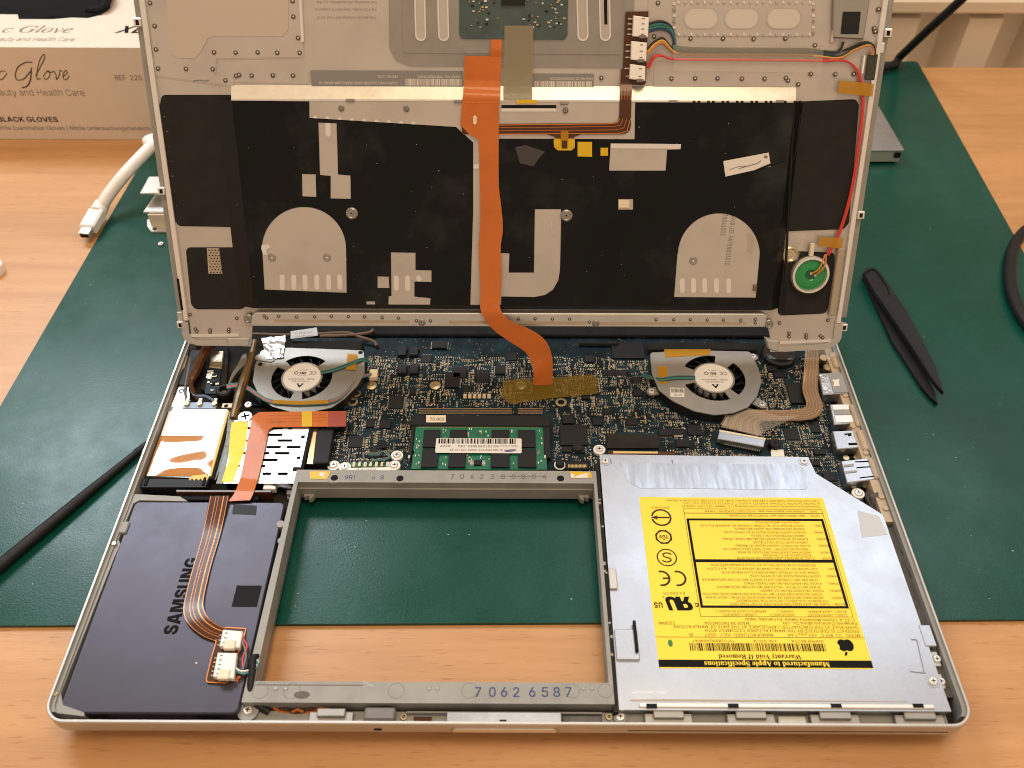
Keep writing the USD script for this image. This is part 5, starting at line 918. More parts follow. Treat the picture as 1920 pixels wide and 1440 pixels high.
# black gasket between the battery frame and the optical drive
gk = [(1112, 870), (1122, 870), (1128, 950), (1150, 1300), (1156, 1338), (1146, 1338), (1135, 1240), (1120, 1000)]
part(bc, 'black_gasket', prism(sbox(40.9, 4, 42.9, 126), 8, 16.2), blackm)
for k in range(9): a = (41.6+rng.uniform(0, .8), rng.uniform(12, 122)); part(bc, 'gasket_speck', cb(a[0]-.5, a[1]-.4, 16.1, a[0]+.6, a[1]+.4+rng.random(), 16.5, .1), padgrey if k % 2 else steel)
# ================================================================ upper case, leaning upright
uc = thing('upper_case', 'upright laptop upper case seen from its underside with black insulating film and rivets', 'laptop case', TO)
def up_part(par, name, mesh, mat, **k): return part(par, name, tc(mesh), mat, **k)
VT = 243.
plate = P([(-171.8, VT), (-171.8, T(340, 625)[1]), T(352, 640), T(368, 646), T(470, 650), T(474, 600), T(470, 583, 0)]+[(-136, 3), (136, 3)]+[T(1437, 600), T(1448, 648), T(1470, 660), T(1545, 654), T(1566, 646), (171.8, T(1578, 630)[1]), (171.8, VT)], .8)
pl = up_part(uc, 'plate', prism(plate, -1.2, 0), alu_in)
v0 = T(340, 600)[1]
for s in (-1, 1):
    a, b = sorted((s*171.8, s*174.4)); c, d = sorted((s*174.4, s*178.6))
    up_part(uc, 'edge_ridge', cb(a, v0, -3.5, b, VT, 1.6, .35), alu_hi)
    f = up_part(uc, 'edge_flange', cb(c, v0+2, -5, d, VT, -2.6, .4), magn)
    for k, py in enumerate((15, 60, 92, 160, 238, 310, 380, 430, 480, 512)):
        u, v = T(270, py, -2.6); up_part(f, 'flange_dimple', cyl(s*176.4, v, -2.8, -2.5, .9, 10, .05), steel)
    for k, (px, py) in enumerate(((264, 42), (299, 357), (334, 607)) if s < 0 else ((1661, 62), (1610, 402), (1583, 612))):
        u, v = T(px, py, -2); n = up_part(uc, 'side_clip', cb(s*177.0-1.9, v-2.2, -3.4, s*177.0+1.9, v+2.0, .4, .5), alu_hi); up_part(n, 'clip_hole', cb(s*177.0-.8, v-1.2, .38, s*177.0+.8, v+1.0, .46, .02), black)
# slot in the flange, dark gap near the bottom
u, v = T(338, 550, -2); up_part(uc, 'flange_slot', cb(-174.9, T(343, 580)[1], -1.4, -173.6, T(338, 521)[1], 1.65, .05), black)
up_part(uc, 'flange_block', cb(-178.8, v0-4, -5, -175.5, v0+4, -1.5, .5), alu)
# corner plates: bright folded lip
for q in ([(352, 627), (447, 625), (449, 631), (354, 632)], [(1462, 640), (1560, 636), (1560, 641), (1463, 645)]): up_part(uc, 'folded_lip', prism(P(TP(q, .6)), 0, .6), alu_hi)
for q in ([(340, 604), (342, 628), (345, 636), (353, 643), (372, 648), (470, 649), (470, 640), (450, 637), (372, 637), (360, 633), (355, 627), (352, 604)], [(1581, 604), (1578, 632), (1574, 641), (1564, 649), (1545, 656), (1445, 660), (1443, 652), (1466, 649), (1545, 645), (1558, 640), (1563, 632), (1566, 604)]): up_part(uc, 'corner_rail', prism(P(TP(q, .9)), -2.5, .9), alu)
for q in ([(425, 634), (468, 634), (466, 650), (426, 650)], [(1436, 636), (1460, 640), (1458, 660), (1441, 655)]): up_part(uc, 'hinge_foot', cvx(P(TP(q, 1.5)), -3, 1.5, .5), brass if False else alu)
# ---- keyboard tray standing proud of the plate
TZ = 5.0
uL, uR = T(432, 190, TZ)[0]-.5, T(1490, 192, TZ)[0]+1.5
vB, vTop = T(900, 583, TZ)[1], T(700, 188, TZ)[1]
vS = T(700, 160, 0)[1]
tray = hull([(uL, vB, 0), (uR, vB, 0), (uL, vS, 0), (uR, vS, 0), (uL+1, vB+1, TZ), (uR-1, vB+1, TZ), (uL+1, vTop, TZ), (uR-1, vTop, TZ)])
tr = up_part(uc, 'keyboard_tray', tray, alu_in)
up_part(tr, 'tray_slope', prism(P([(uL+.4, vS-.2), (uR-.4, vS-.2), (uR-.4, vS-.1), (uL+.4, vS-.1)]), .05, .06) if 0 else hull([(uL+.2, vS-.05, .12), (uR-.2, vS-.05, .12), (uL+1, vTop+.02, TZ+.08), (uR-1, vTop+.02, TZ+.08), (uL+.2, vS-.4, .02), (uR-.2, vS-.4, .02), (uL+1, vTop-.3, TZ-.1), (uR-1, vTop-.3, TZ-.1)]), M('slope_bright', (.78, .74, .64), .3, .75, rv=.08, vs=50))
up_part(tr, 'tray_ledge', prism(P([(uL+1, vTop-.3), (uR-1, vTop-.3), (uR-1, vTop+.5), (uL+1, vTop+.5)]), TZ, TZ+.25), alu_hi)
def tray_poly(q): return P(TP(q, TZ+.1))
fan_l = [(496, 543), (491, 455)]+[(570+79*math.cos(a), 467-79*math.sin(a)*1.0) for a in np.radians(np.linspace(176, 4, 26))]+[(650, 549)]
fan_r = [(1264, 557), (1270, 478)]+[(1348+77*math.cos(a), 479-79*math.sin(a)) for a in np.radians(np.linspace(176, 4, 26))]+[(1417, 558)]
cut = [fan_l, fan_r, [(597, 230), (631, 231), (634, 327), (657, 329), (658, 373), (620, 372), (620, 330), (600, 328)], [(566, 326), (592, 327), (593, 369), (567, 368)],
       [(733, 473), (779, 474), (779, 506), (809, 507), (809, 529), (777, 528), (777, 556), (807, 559), (806, 579), (728, 575), (729, 555), (734, 555)], [(708, 518), (729, 519), (730, 540), (708, 540)], [(687, 565), (703, 565), (704, 581), (687, 581)],
       [(1145, 269), (1277, 270), (1276, 280), (1251, 281), (1248, 320), (1142, 320)], [(1159, 373), (1187, 373), (1187, 393), (1159, 393)],
       [(881, 600), (887, 400), (887, 267), (855, 238), (580, 221), (580, 186), (1191, 186), (1190, 261), (934, 260), (938, 474), (955, 475), (954, 511), (1001, 511), (1003, 392), (1052, 392), (1052, 417), (1050, 505), (1047, 525), (1037, 543), (1022, 553), (1002, 557), (940, 556), (939, 600)]]
filmp = tray_poly([(418, 179), (580, 190), (1190, 192), (1498, 191), (1497, 300), (1478, 470), (1470, 594), (470, 588), (462, 470)])
filmp = P([(uL+1.2, vTop-.4), T(580, 190, TZ), T(1190, 192, TZ), (uR-1.2, T(1490, 192, TZ)[1]), (uR-1.2, vB+1.1), (uL+1.2, vB+1.1)])
hp = union_all([tray_poly(q) for q in cut])
fl = up_part(uc, 'insulating_film', prism(filmp.difference(hp), TZ, TZ+.22), film)
up_part(fl, 'film_flap', hull([(uL+1.3, vB+1, TZ+.3), (uL+1.3, vTop-.5, TZ+.3), (uL-8.0, vB+1, .3), (uL-8.0, vTop+.6, .3), (uL+1.3, vB+1, TZ), (uL+1.3, vTop-.5, TZ), (uL-8, vB+1, .05), (uL-8, vTop+.6, .05)]), filmstep)
up_part(fl, 'film_flap', hull([(uR-1.3, vB+1, TZ+.3), (uR-1.3, vTop-.5, TZ+.3), (uR+4.0, vB+1, .3), (uR+4.0, vTop-.9, .3), (uR-1.3, vB+1, TZ), (uR-1.3, vTop-.5, TZ), (uR+4, vB+1, .05), (uR+4, vTop-.9, .05)]), filmstep)
up_part(fl, 'film_edge_strip', prism(filmp.difference(filmp.buffer(-2.2)).intersection(sbox(-200, vB, 200, vB+6)), TZ+.22, TZ+.4), filmstep)
# loose wrinkles of the film
for k, q in enumerate(([(1490, 200), (1483, 300), (1478, 400), (1472, 520), (1470, 590)], [(1500, 215), (1494, 270), (1488, 300)], [(1390, 330), (1440, 310), (1470, 300)])):
    up_part(fl, 'film_wrinkle', tube([[*T(x, y, TZ), TZ+.3+.25*(i % 2)] for i, (x, y) in enumerate(q)], [.2, .7, .5, .8, .2][:len(q)] if len(q) > 3 else [.2, .6, .2], 6, 6, ry=.5), filmstep, smooth=True)
q = tray_poly([(966, 276), (985, 272), (1022, 284), (1008, 300), (1000, 312), (975, 306)]); up_part(fl, 'film_patch', prism(q, TZ+.25, TZ+.32), M('film_scuff', (.035, .032, .032), .3, bump=.6, bs=200))
# vent slots seen through the film's windows
def slot_(px, py0, py1, w=10): up_part(tr, 'vent_slot', prism(LineString([T(px, py0+w/2, TZ), T(px+.4, py1-w/2, TZ)]).buffer(w/2/4.0), TZ+.02, TZ+.12), alu_hi)
for px in (529, 551, 572, 594, 616, 637): slot_(px, 514, 544)
for px in (1279, 1300, 1321, 1343, 1366): slot_(px, 521, 550)
slot_(743, 516, 546); slot_(764, 516, 546); slot_(785, 516, 528); slot_(615, 229, 256, 10)
for px in range(591, 790, 23): up_part(tr, 'rail_notch', prism(Point(*T(px, 221+(px-591)*.06, TZ)).buffer(1.0), TZ+.02, TZ+.1), alu_hi)
up_part(tr, 'bright_strip', prism(tray_poly([(1145, 269), (1277, 270), (1276, 279), (1145, 278)]), TZ, TZ+.3), alu_hi); up_part(tr, 'bright_strip', prism(tray_poly([(888, 308), (898, 308), (898, 316), (888, 316)]), TZ, TZ+.3), alu_hi)
up_part(tr, 'bright_strip', prism(tray_poly([(940, 203), (1043, 203), (1043, 209), (940, 209)]), TZ, TZ+.3), alu_hi); up_part(tr, 'dark_slit', prism(tray_poly([(940, 197), (1043, 197), (1043, 203), (940, 203)]), TZ, TZ+.15), black)
up_part(tr, 'raised_key_pad', prism(tray_poly([(1160, 375), (1180, 375), (1180, 389), (1160, 389)]), TZ, TZ+.5), cream)
for q in ([(1003, 392), (1020, 392), (1020, 440)], [(1036, 395), (1035, 430), (1040, 440), (1048, 444)], [(1043, 470), (1042, 500)]): up_part(tr, 'scribed_line', tube([[*T(x, y, TZ), TZ+.05] for x, y in q], .12, 5, 5), alu_hi)
for px in range(1290, 1500, 9): up_part(tr, 'rail_notch', prism(P(TP([(px, 189), (px+5, 189), (px+5, 192.5), (px, 192.5)], TZ+.25)), TZ+.2, TZ+.42), black) if px % 27 < 18 else None
for px, py in ((657, 188), (859, 190), (1058, 193), (1262, 190), (1462, 190)): up_part(tr, 'rail_clip', cb(*T(px-8, py+3, TZ), TZ+.2, *T(px+8, py-3, TZ), TZ+1.0, .3), steel)
def ringset(par, px, py, n0, r, nm='standoff'):
    u, v = T(px, py, n0); a = up_part(par, nm, lathe(u, v, [(0, n0), (r, n0), (r*.95, n0+.6), (r*.72, n0+1.0), (r*.6, n0+.7), (r*.4, n0+.7), (r*.35, n0+1.1), (r*.16, n0+1.1), (r*.1, n0+.5), (0, n0+.5)], 22), steel); up_part(a, 'socket', cyl(u, v, n0+.4, n0+.55, r*.15, 10, .02), black)
ringset(tr, 660, 400, TZ+.2, 3.1); ringset(tr, 1062, 404, TZ+.2, 3.1)
for px, py in ((510, 483), (613, 483), (1300, 489)):
    u, v = T(px, py, TZ); a = up_part(tr, 'flat_screw', cyl(u, v, TZ, TZ+.3, 2.1, 22, .15), steel); up_part(a, 'socket', cyl(u, v, TZ+.28, TZ+.34, .5, 10, .02), alu_hi)
for px, py in ((640, 203), (762, 204), (1060, 207)): ringset(tr, px, py, TZ, 1.5, 'post')
up_part(tr, 'torn_bit', prism(tray_poly([(491, 459), (505, 458), (507, 464), (500, 468), (501, 477), (494, 478), (490, 466)]), TZ+.05, TZ+.4), alu_hi)
up_part(tr, 'loose_screw', cb(*T(1411, 545, TZ), TZ, *T(1419, 533, TZ), TZ+1.2, .3), M('rusty_steel', (.20, .15, .09), .5, .6))
# print on the fan windows
u, v = T(1384, 402, TZ); tg = union_all([txt('4968-03  FA75N003010', 2.5, 0, 0, w=26, res=40), affinity.translate(txt('7A041003', 2.5, 0, 0, w=10.8, res=40), 0, -4.2)])
tg = affinity.rotate(tg, -92, origin=(0, 0)); up_part(tr, 'lettering', flat(affinity.translate(tg, T(1371, 402, TZ)[0], T(1371, 402, TZ)[1]), TZ+.06), inkgrey)
for q in ([(1405, 440), (1412, 450), (1408, 475), (1403, 470)],): up_part(tr, 'stain', flat(tray_poly(q).buffer(.8), TZ+.04), M('stain_tan', (.44, .38, .31), .5, .5))
# stickers on the film
q = tray_poly([(1356, 302), (1441, 286), (1445, 312), (1360, 331)]); n = up_part(uc, 'paper_sticker', prism(q, TZ+.25, TZ+.34), paper)
up_part(n, 'faint_print', flat(union_all([band(TP([(1367, 318), (1385, 312), (1400, 311)], TZ), .3), band(TP([(1385, 316), (1420, 306), (1427, 301)], TZ), .45), P(TP([(1432, 292), (1438, 291), (1439, 296), (1433, 297)], TZ))]), TZ+.37), inkgrey)
n = up_part(uc, 'yellow_tape', prism(tray_poly([(1083, 266), (1110, 266), (1110, 294), (1083, 293)]), TZ+.25, TZ+.4), kaptony); up_part(uc, 'yellow_tape', prism(tray_poly([(1126, 277), (1140, 277), (1140, 292), (1126, 292)]), TZ+.25, TZ+.35), kaptony)
# ---- matte foam at both sides (on the plate)
fo = [[(303, 178), (440, 178), (444, 426), (333, 424), (328, 410), (299, 200)], [(348, 464), (446, 464), (464, 560), (466, 572), (452, 580), (366, 580), (358, 570)], [(1476, 190), (1510, 190), (1604, 186), (1611, 196), (1592, 418), (1582, 430), (1468, 434)], [(1468, 470), (1566, 474), (1560, 560), (1548, 588), (1458, 592)]]
for k, q in enumerate(fo): up_part(uc, 'matte_film', prism(P(TP(q, .4), 2.6), 0, .35), M('foam_dark', (.024, .0235, .022), .9, var=.2, vs=90, spec=.08) if k == 0 else UsdShade.Material.Get(stage, '/World/Looks/foam_dark'))
g = up_part(uc, 'speaker_grille', prism(P(TP([(388, 465), (411, 465), (417, 513), (391, 513)], .4)), .35, .6), M('grille_tan', (.42, .36, .27), .45, .5))
holes = []
for r_ in range(9):
    for c_ in range(4): u, v = T(392+c_*6+(r_ % 2)*2.8+r_*.4, 469+r_*5.2, .6); holes.append(Point(u, v).buffer(.42, quad_segs=2))
up_part(g, 'grille_holes', flat(MultiPolygon(holes), .63), black, kind='stuff')
# dust and chips along the foam edge
for k in range(16): x = 318+rng.uniform(-3, 4)+k*1.0*.4; y = 205+k*14; up_part(uc, 'paint_chip', cb(*T(304+(y-200)*.14+rng.uniform(0, 4), y, .3), .3, *(np.array(T(304+(y-200)*.14, y, .3))+[.5, .4]), .55, .05), brass) if k % 2 else None
# ---- palm rest side of the plate (above the tray)
def press(q, n0=.02, n1=.5, r=1.5, mtl=None, nm='pressed_panel'): return up_part(uc, nm, prism(P(TP(q, n1), r), n0, n1), mtl or alu_in)
def chamf(q, n0, n1, r, c, mtl, nm):
    """pressed sheet: a lower rim and a raised field"""
    p = P(TP(q, n1), r); a = up_part(uc, nm, prism(p, n0, (n0+n1)/2), mtl); up_part(a, 'raised_field', prism(p.buffer(-c), (n0+n1)/2, n1), mtl); return a
chamf([(274, -40), (566, -40), (571, 76), (571, 109), (408, 112), (404, 140), (440, 142), (440, 164), (290, 144)], .02, .5, .6, .6, alu_in, 'stiffener_plate')
p_ = P(TP([(308, -40), (541, -40), (540, 56), (530, 68), (402, 68), (390, 72), (376, 98), (366, 109), (336, 109), (323, 102), (320, 90)], .6), 1.5); up_part(uc, 'recess_panel', prism(p_, .5, .75), M('aluminium_warm', (.52, .46, .39), .40, .5))
up_part(uc, 'bent_tab', prism(P(TP([(560, -10), (565, -10), (570, 78), (565, 80)], 1)), 0, 1.2), alu_hi)
chamf([(424, 130), (580, 132), (580, 158), (424, 155)], .02, .35, .4, .3, alu_in, 'rivet_strip')
chamf([(1225, 134), (1492, 136), (1490, 164), (1225, 163)], .02, .35, .4, .3, alu_in, 'rivet_strip')
chamf([(1214, -40), (1560, -40), (1545, 86), (1530, 92), (1216, 92)], .02, .4, .5, .5, alu_in, 'stiffener_plate')
# trackpad plate
a = up_part(uc, 'trackpad_plate', prism(P(TP([(728, -60), (730, 90), (742, 114), (768, 124), (1188, 128), (1190, -60)], .5), 2.5), .02, .5), steel)
up_part(a, 'raised_field', prism(P(TP([(753, -60), (756, 96), (762, 99), (1164, 102), (1168, -60)], 1.0), .8), .5, 1.0), steel)
for px in (789, 832, 1093, 1135):
    up_part(a, 'stamped_slot', prism(LineString([T(px-3, -40, 1), T(px, 66, 1)]).buffer(2.6).difference(LineString([T(px-3, -40, 1), T(px, 66, 1)]).buffer(1.9)), 1.0, 1.5), alu_hi)
    up_part(a, 'slot_floor', prism(LineString([T(px-3, -40, 1), T(px, 66, 1)]).buffer(1.9), 1.0, 1.06), alu_in)
up_part(a, 'dark_slit', prism(P(TP([(1132, -20), (1138, -20), (1139, 46), (1133, 46)], 1.1)), 1.06, 1.15), black)
tp_ = up_part(a, 'trackpad_board', prism(P(TP([(861, -60), (1066, -60), (1064, 66), (1058, 75), (866, 73), (861, 66)], 1.6), .6), 1.0, 1.7), M('board_grey_green', (.045, .075, .075), .35, var=.3, vs=120))
for k in range(80):
    px, py = rng.choice([rng.gauss(905, 14), rng.gauss(1000, 20), rng.gauss(1040, 8)]), rng.uniform(-10, 52); u, v = T(px, py, 1.8); s = rng.uniform(.25, .7); up_part(tp_, 'component', cb(u-s, v-s*.6, 1.7, u+s, v+s*.6, 2.0+rng.random()*.5, .05), rng.choice([tan, alu_hi, chipm, brass]))
up_part(tp_, 'board_chip', cb(*T(940, 10, 1.8), 1.7, *T(985, -35, 1.8), 2.8, .1), chipm)
ct = part(uc, 'clear_flex_tape', ribbon([T3(*p) for p in ((946, 48, 2.4), (945, 130, 2.2), (944, 165, 3.6), (944, 188, TZ+.6))], [T3(*p) for p in ((1000, 48, 2.4), (999, 130, 2.2), (998, 166, 3.6), (998, 189, TZ+.6))], .15), M('tape_olive', (.30, .26, .17), .2, alpha=.62, bump=.3, bs=150))
up_part(ct, 'amber_end', prism(P(TP([(968, 187), (1006, 187), (1006, 194), (968, 194)], 5.7)), 5.6, 5.75), kaptony)
# barcode labels
def barlabel(q, lines, x0, x1, n, seed):
    p = P(TP(q, .5)).envelope; b = p.bounds; a = up_part(uc, 'barcode_label', prism(p, .36, .48), M('label_grey', (.20, .195, .185), .5) if seed == 1 else UsdShade.Material.Get(stage, '/World/Looks/label_grey')); W_, H_ = b[2]-b[0], b[3]-b[1]
    up_part(a, 'barcode', flat(bars(b[0]+x0*W_, b[0]+x1*W_, b[1]+.08*H_, b[1]+.5*H_, n, seed), .51), inkpale)
    up_part(a, 'lettering', flat(union_all([txt(s, h, b[2]-f0*W_, b[1]+fy*H_, rot=180, w=(f1-f0)*W_, res=36) for s, h, f0, f1, fy in lines]), .51), inkpale)
barlabel([(583, 132), (868, 138), (868, 163), (584, 159)], [('Serial No.: W8730ECXX91', 1.1, .02, .30, .70), ('EMC No.: 2136', 1.1, .43, .56, .70), ('2.2GHz Core 2 Duo/2GB/120HD 8X/MX/128M SHARD-06', 1.1, .43, .95, .30)], .62, .99, 46, 1)
barlabel([(997, 138), (1114, 139), (1113, 166), (998, 165)], [('Ethernet ID: 001B63C0DC28', 1.1, .02, .70, .74)], .04, .97, 44, 2)
tx_ = [txt(s, 1.15, T(706, py, .1)[0], T(706, py, .1)[1], rot=180, w=w_, res=36) for s, py, w_ in (('This device complies with Part 15 of', 31, 28), ('the FCC Rules. Operation is subject to', 16, 29), ('the following two conditions: (1) this', 2, 28))]
up_part(uc, 'fine_print', flat(union_all(tx_), .04), inkgrey)
up_part(uc, 'pencil_note', flat(band(TP([(362, 152), (375, 150), (384, 152), (392, 151)], .1), .5), .54), inkgrey)
# battery bay wall with three ovals and perforated edges
ov = up_part(uc, 'oval_plate', prism(P(TP([(1266, -20), (1528, -20), (1524, 62), (1518, 68), (1272, 68), (1266, 62)], .8), .8), .4, .8), alu_in)
for px in (1315, 1391, 1470): o_ = LineString([T(px-14, 34, .9), T(px+14, 34, .9)]).buffer(4.2); up_part(ov, 'oval_recess', prism(o_, .8, .86), M('aluminium_light', (.60, .56, .50), .36, .5) if px == 1315 else UsdShade.Material.Get(stage, '/World/Looks/aluminium_light')); up_part(ov, 'oval_rim', prism(o_.buffer(.5).difference(o_), .8, 1.05), alu_in)
for k in range(21): px = 1272+k*12.3; [up_part(ov, 'edge_scallop', lathe(*T(px, py, .9), [(0, .8), (.75, .8), (.55, 1.25), (0, 1.4)], 10), (alu_hi, alu_in)[k % 2]) for py in (5, 65)]
for k in range(6):
    for px in (1264, 1525): up_part(ov, 'edge_scallop', cb(*T(px-3, 10+k*11, .9), .8, *T(px+3, 5+k*11, .9), 1.2, .1), (alu_hi, steel)[k % 2])
# foil covered hinge block at the top corner
hb_ = up_part(uc, 'foil_cover', cvx(P(TP([(1565, -30), (1636, -30), (1620, 74), (1562, 71)], 3)), .4, 3, .5), M('foil_dull', (.32, .31, .28), .3, .6, bump=.6, bs=120))
up_part(hb_, 'dark_patch', prism(P(TP([(1582, 24), (1612, 24), (1608, 62), (1578, 62)], 3.05)).buffer(.5), 3.0, 3.06), chipm)
up_part(uc, 'hinge_bracket', cb(*T(1556, 80, .5), .2, *T(1566, 28, .5), 2.2, .3), alu_hi); up_part(uc, 'end_bracket', cb(*T(1646, 100, .5), -1, *T(1658, 80, .5), 1.5, .3), alu_hi)
# rivets
rv = [(240+x/2.667, y/2.667) for x, y in ((110, 15), (133, 130), (140, 247), (150, 343), (290, 345), (423, 346), (430, 262), (538, 263), (648, 262), (746, 264), (858, 264), (850, 190), (827, 83), (823, 5), (487, 402), (540, 380), (555, 375), (618, 378), (724, 377), (825, 378))]
rv += [(960+x/2.667, y/2.667) for x, y in ((730, 15), (710, 183), (893, 193), (1055, 193), (1208, 195), (1367, 193), (1515, 227), (1833, 47), (1812, 142), (1816, 158), (1495, 370), (1617, 372), (1710, 370), (447, 390), (797, 393), (916, 392), (1028, 392), (1150, 394), (1263, 394), (1370, 390), (1380, 403), (1432, 422))]
base_n = lambda py: .5
rivm = M('rivet_dark', (.12, .105, .085), .45, .6)
def rivet(par, px, py, n0, r=1.05):
    u, v = T(px, py, n0); a = up_part(par, 'rivet', lathe(u, v, [(r*.5, n0), (r*1.05, n0), (r*.95, n0+.35), (r*.62, n0+.45), (r*.5, n0)], 12), rivm); up_part(a, 'rivet_core', lathe(u+.05, v+.1, [(0, n0), (r*.55, n0), (r*.4, n0+.3), (0, n0+.38)], 10), alu_hi)
for px, py in rv: rivet(uc, px, py, .55)
# ---- hinge rail along the bottom
rl_ = up_part(uc, 'hinge_rail', cvx(P([T(473, 591, 5), T(470, 611, 5), T(1434, 613, 5), T(1438, 592, 5), T(1430, 588, 5), T(480, 586, 5)]), 1.0, 5.6, .4), alu)
up_part(rl_, 'rail_groove', prism(P(TP([(513, 599), (768, 601), (768, 606), (516, 604)], 5.7)), 5.6, 5.72), padgrey); up_part(rl_, 'rail_groove', prism(P(TP([(842, 601), (1100, 603), (1100, 608), (842, 607)], 5.7)), 5.6, 5.72), padgrey); up_part(rl_, 'rail_groove', prism(P(TP([(1120, 604), (1400, 604), (1400, 609), (1120, 609)], 5.7)), 5.6, 5.72), padgrey)
rb = [(240+x/4, 300+y/4) for x, y in ((1020, 1170), (1040, 1185), (1130, 1172), (1265, 1177), (1400, 1175), (1525, 1172), (1653, 1175), (1773, 1175), (1905, 1180))]+[(640+x/4, 300+y/4) for x, y in ((173, 1177), (307, 1182), (428, 1185), (563, 1205), (668, 1207), (1328, 1190), (1453, 1190), (1583, 1192), (1712, 1192), (1860, 1215))]+[(1200+x/4, 300+y/4) for x, y in ((120, 1197), (253, 1198), (378, 1197), (505, 1200), (627, 1200), (755, 1202), (865, 1195), (865, 1222))]
for px, py in rb: rivet(rl_, px, py, 5.65, .85)
for px, py in ((791, 604), (1117, 606)): ringset(rl_, px, py, 5.6, 1.9, 'rail_screw')
for px, py in ((240+x/4, 300+y/4) for x, y in ((465, 1160), (815, 1187), (505, 1268), (515, 1285), (615, 1275), (615, 1290), (755, 1270), (755, 1285))): rivet(uc, px, py, .3, .9)
for px, py in ((1200+x/4, 300+y/4) for x, y in ((1048, 1222), (1410, 1202), (1118, 1300), (1118, 1325), (1247, 1312), (1247, 1332), (1355, 1320), (1370, 1332))): rivet(uc, px, py, .3, .9)
for px, py in ((466, 597), (1441, 607)): ringset(uc, px, py, 1.5, 2.6, 'hinge_post')
# ---- speaker
sp_ = thing('speaker', 'round speaker with glossy green cone and metal ring wired with red leads', 'speaker', T3(1520, 517, 1))
u, v = T(1520, 516, 3)
part(sp_, 'metal_ring', tc(lathe(u, v, [(7.6, .4), (9.9, .4), (10.0, 2.6), (9.4, 3.6), (8.4, 3.7), (8.0, 3.0), (7.6, .4)], 40)), alu_hi)
part(sp_, 'cone', tc(lathe(u, v, [(0, 2.3), (2.4, 2.4), (3.0, 2.9), (5.5, 3.0), (7.4, 2.4), (8.1, 2.2)], 40)), green); part(sp_, 'centre_cap', tc(cyl(u+.2, v+.2, 2.2, 2.7, 2.5, 24)), M('green_dark', (.005, .07, .025), .3))
part(sp_, 'solder_tab', tc(cb(u-.6, v+.2, 2.6, u+.8, v+1.4, 3.6, .3)), alu_hi); part(sp_, 'solder_tab', tc(cb(u+1.6, v-.7, 2.6, u+3.0, v+.6, 3.6, .3)), alu_hi)
part(sp_, 'spring_tab', tc(cb(*T(1516, 480, 2), 1, *T(1527, 456, 2), 3.2, .3)), cream)
part(sp_, 'lead', tc(tube([[u, v+.8, 3.4], [*T(1536, 503, 4), 4.4], [*T(1549, 478, 4), 2.6]], .42, 8, 6)), orangew); part(sp_, 'lead', tc(tube([[u+2.3, v, 3.4], [*T(1545, 500, 4), 4.4], [*T(1551, 478, 4), 2.6]], .42, 8, 6)), orangew)
bz_ = thing('buzzer_disc', 'small gold ringed disc under clear tape beside the green speaker', 'disc', T3(1482, 478, .5))
u, v = T(1481, 477, .6); part(bz_, 'disc', tc(lathe(u, v, [(0, .4), (3.6, .4), (4.2, .9), (3.4, 1.4), (2.6, .9), (0, .9)], 28)), brass)
for a in np.radians(np.arange(0, 360, 60)): part(bz_, 'hole', tc(cyl(u+1.4*math.cos(a), v+1.4*math.sin(a), .85, .95, .25, 8, .02)), black)
part(bz_, 'clear_tape', tc(prism(P(TP([(1470, 436), (1510, 438), (1504, 462), (1496, 488), (1470, 494)], 1.5)), 1.45, 1.52)), clear)
solo('foam_strip', tc(cb(*T(1552, 590, 1), .2, *T(1580, 464, 1), 3.4, .4)), padgrey, 'brown grey foam strip standing beside the green speaker', 'foam')
rw = [(1214, 128, 2.5), (1226, 108, 3), (1240, 104, 2), (1270, 111, 1.3), (1400, 112, 1.3), (1540, 114, 1.3), (1580, 113, 1.3), (1602, 125, 1.5), (1614, 150, 1.8), (1618, 200, 1.8), (1605, 310, 1.8), (1590, 385, 1.8), (1572, 440, 1.8), (1552, 478, 2.4)]
rc_ = thing('speaker_wire', 'long red wire curving down the edge of the upper case to the green speaker', 'wire', T3(1614, 200, 1))
for dx in (-1.3, 1.3): part(rc_, 'wire', tc(tube([[*T(x+dx, y+dx*.6, n), n] for x, y, n in rw], .46, 8, 7)), redw)
for q, nm in (([(1576, 150), (1639, 158), (1636, 181), (1570, 174)], 'amber_tape'), ([(1536, 445), (1582, 446), (1578, 466), (1534, 462)], 'amber_tape')): solo(nm, tc(prism(P(TP(q, 2.7)), 2.6, 2.7)), kapton, 'amber tape holding the red wire to the upper case '+('near its top corner' if q[0][1] < 200 else 'just above the green speaker'), 'tape')
# ---- wire harness along the palm rest
hs = thing('wire_harness', 'flat bundle of black, teal, red and yellow wires taped across the upper case', 'wires', T3(1400, 95, 1))
def hw(pts, mtl, r=.55): part(hs, 'wire', tc(tube([[*T(x, y, n), n] for x, y, n in pts], r, 8, 6)), mtl)
for k, mtl in enumerate((blackw, teal, teal, M('wire_navy', (.02, .05, .12), .4))): hw([(1217, 44+k*5, 3.5), (1240, 40+k*5, 3), (1258, 50+k*4, 2), (1266, 75+k*3, 1.4), (1272, 88+k*1.8, 1.2), (1380, 92+k*1.8, 1.2), (1500, 92+k*1.8, 1.2), (1556, 97+k*1.5, 1.2), (1580, 96, 1.2)], mtl)
for k, mtl in enumerate((blackw, yelw, orangew)): hw([(1214, 92+k*5, 3.5), (1228, 78+k*4, 3), (1243, 72+k*4, 2.4), (1256, 86+k*3, 1.6), (1268, 96+k*1.8, 1.3), (1300, 99.5+k*1.8, 1.2), (1500, 100+k*1.8, 1.2), (1570, 106+k*1.5, 1.3), (1600, 92+k*1.5, 2), (1628, 82+k*1.5, 3), (1638, 90+k, 3), (1640-k*3, 103, 2.4)], mtl)
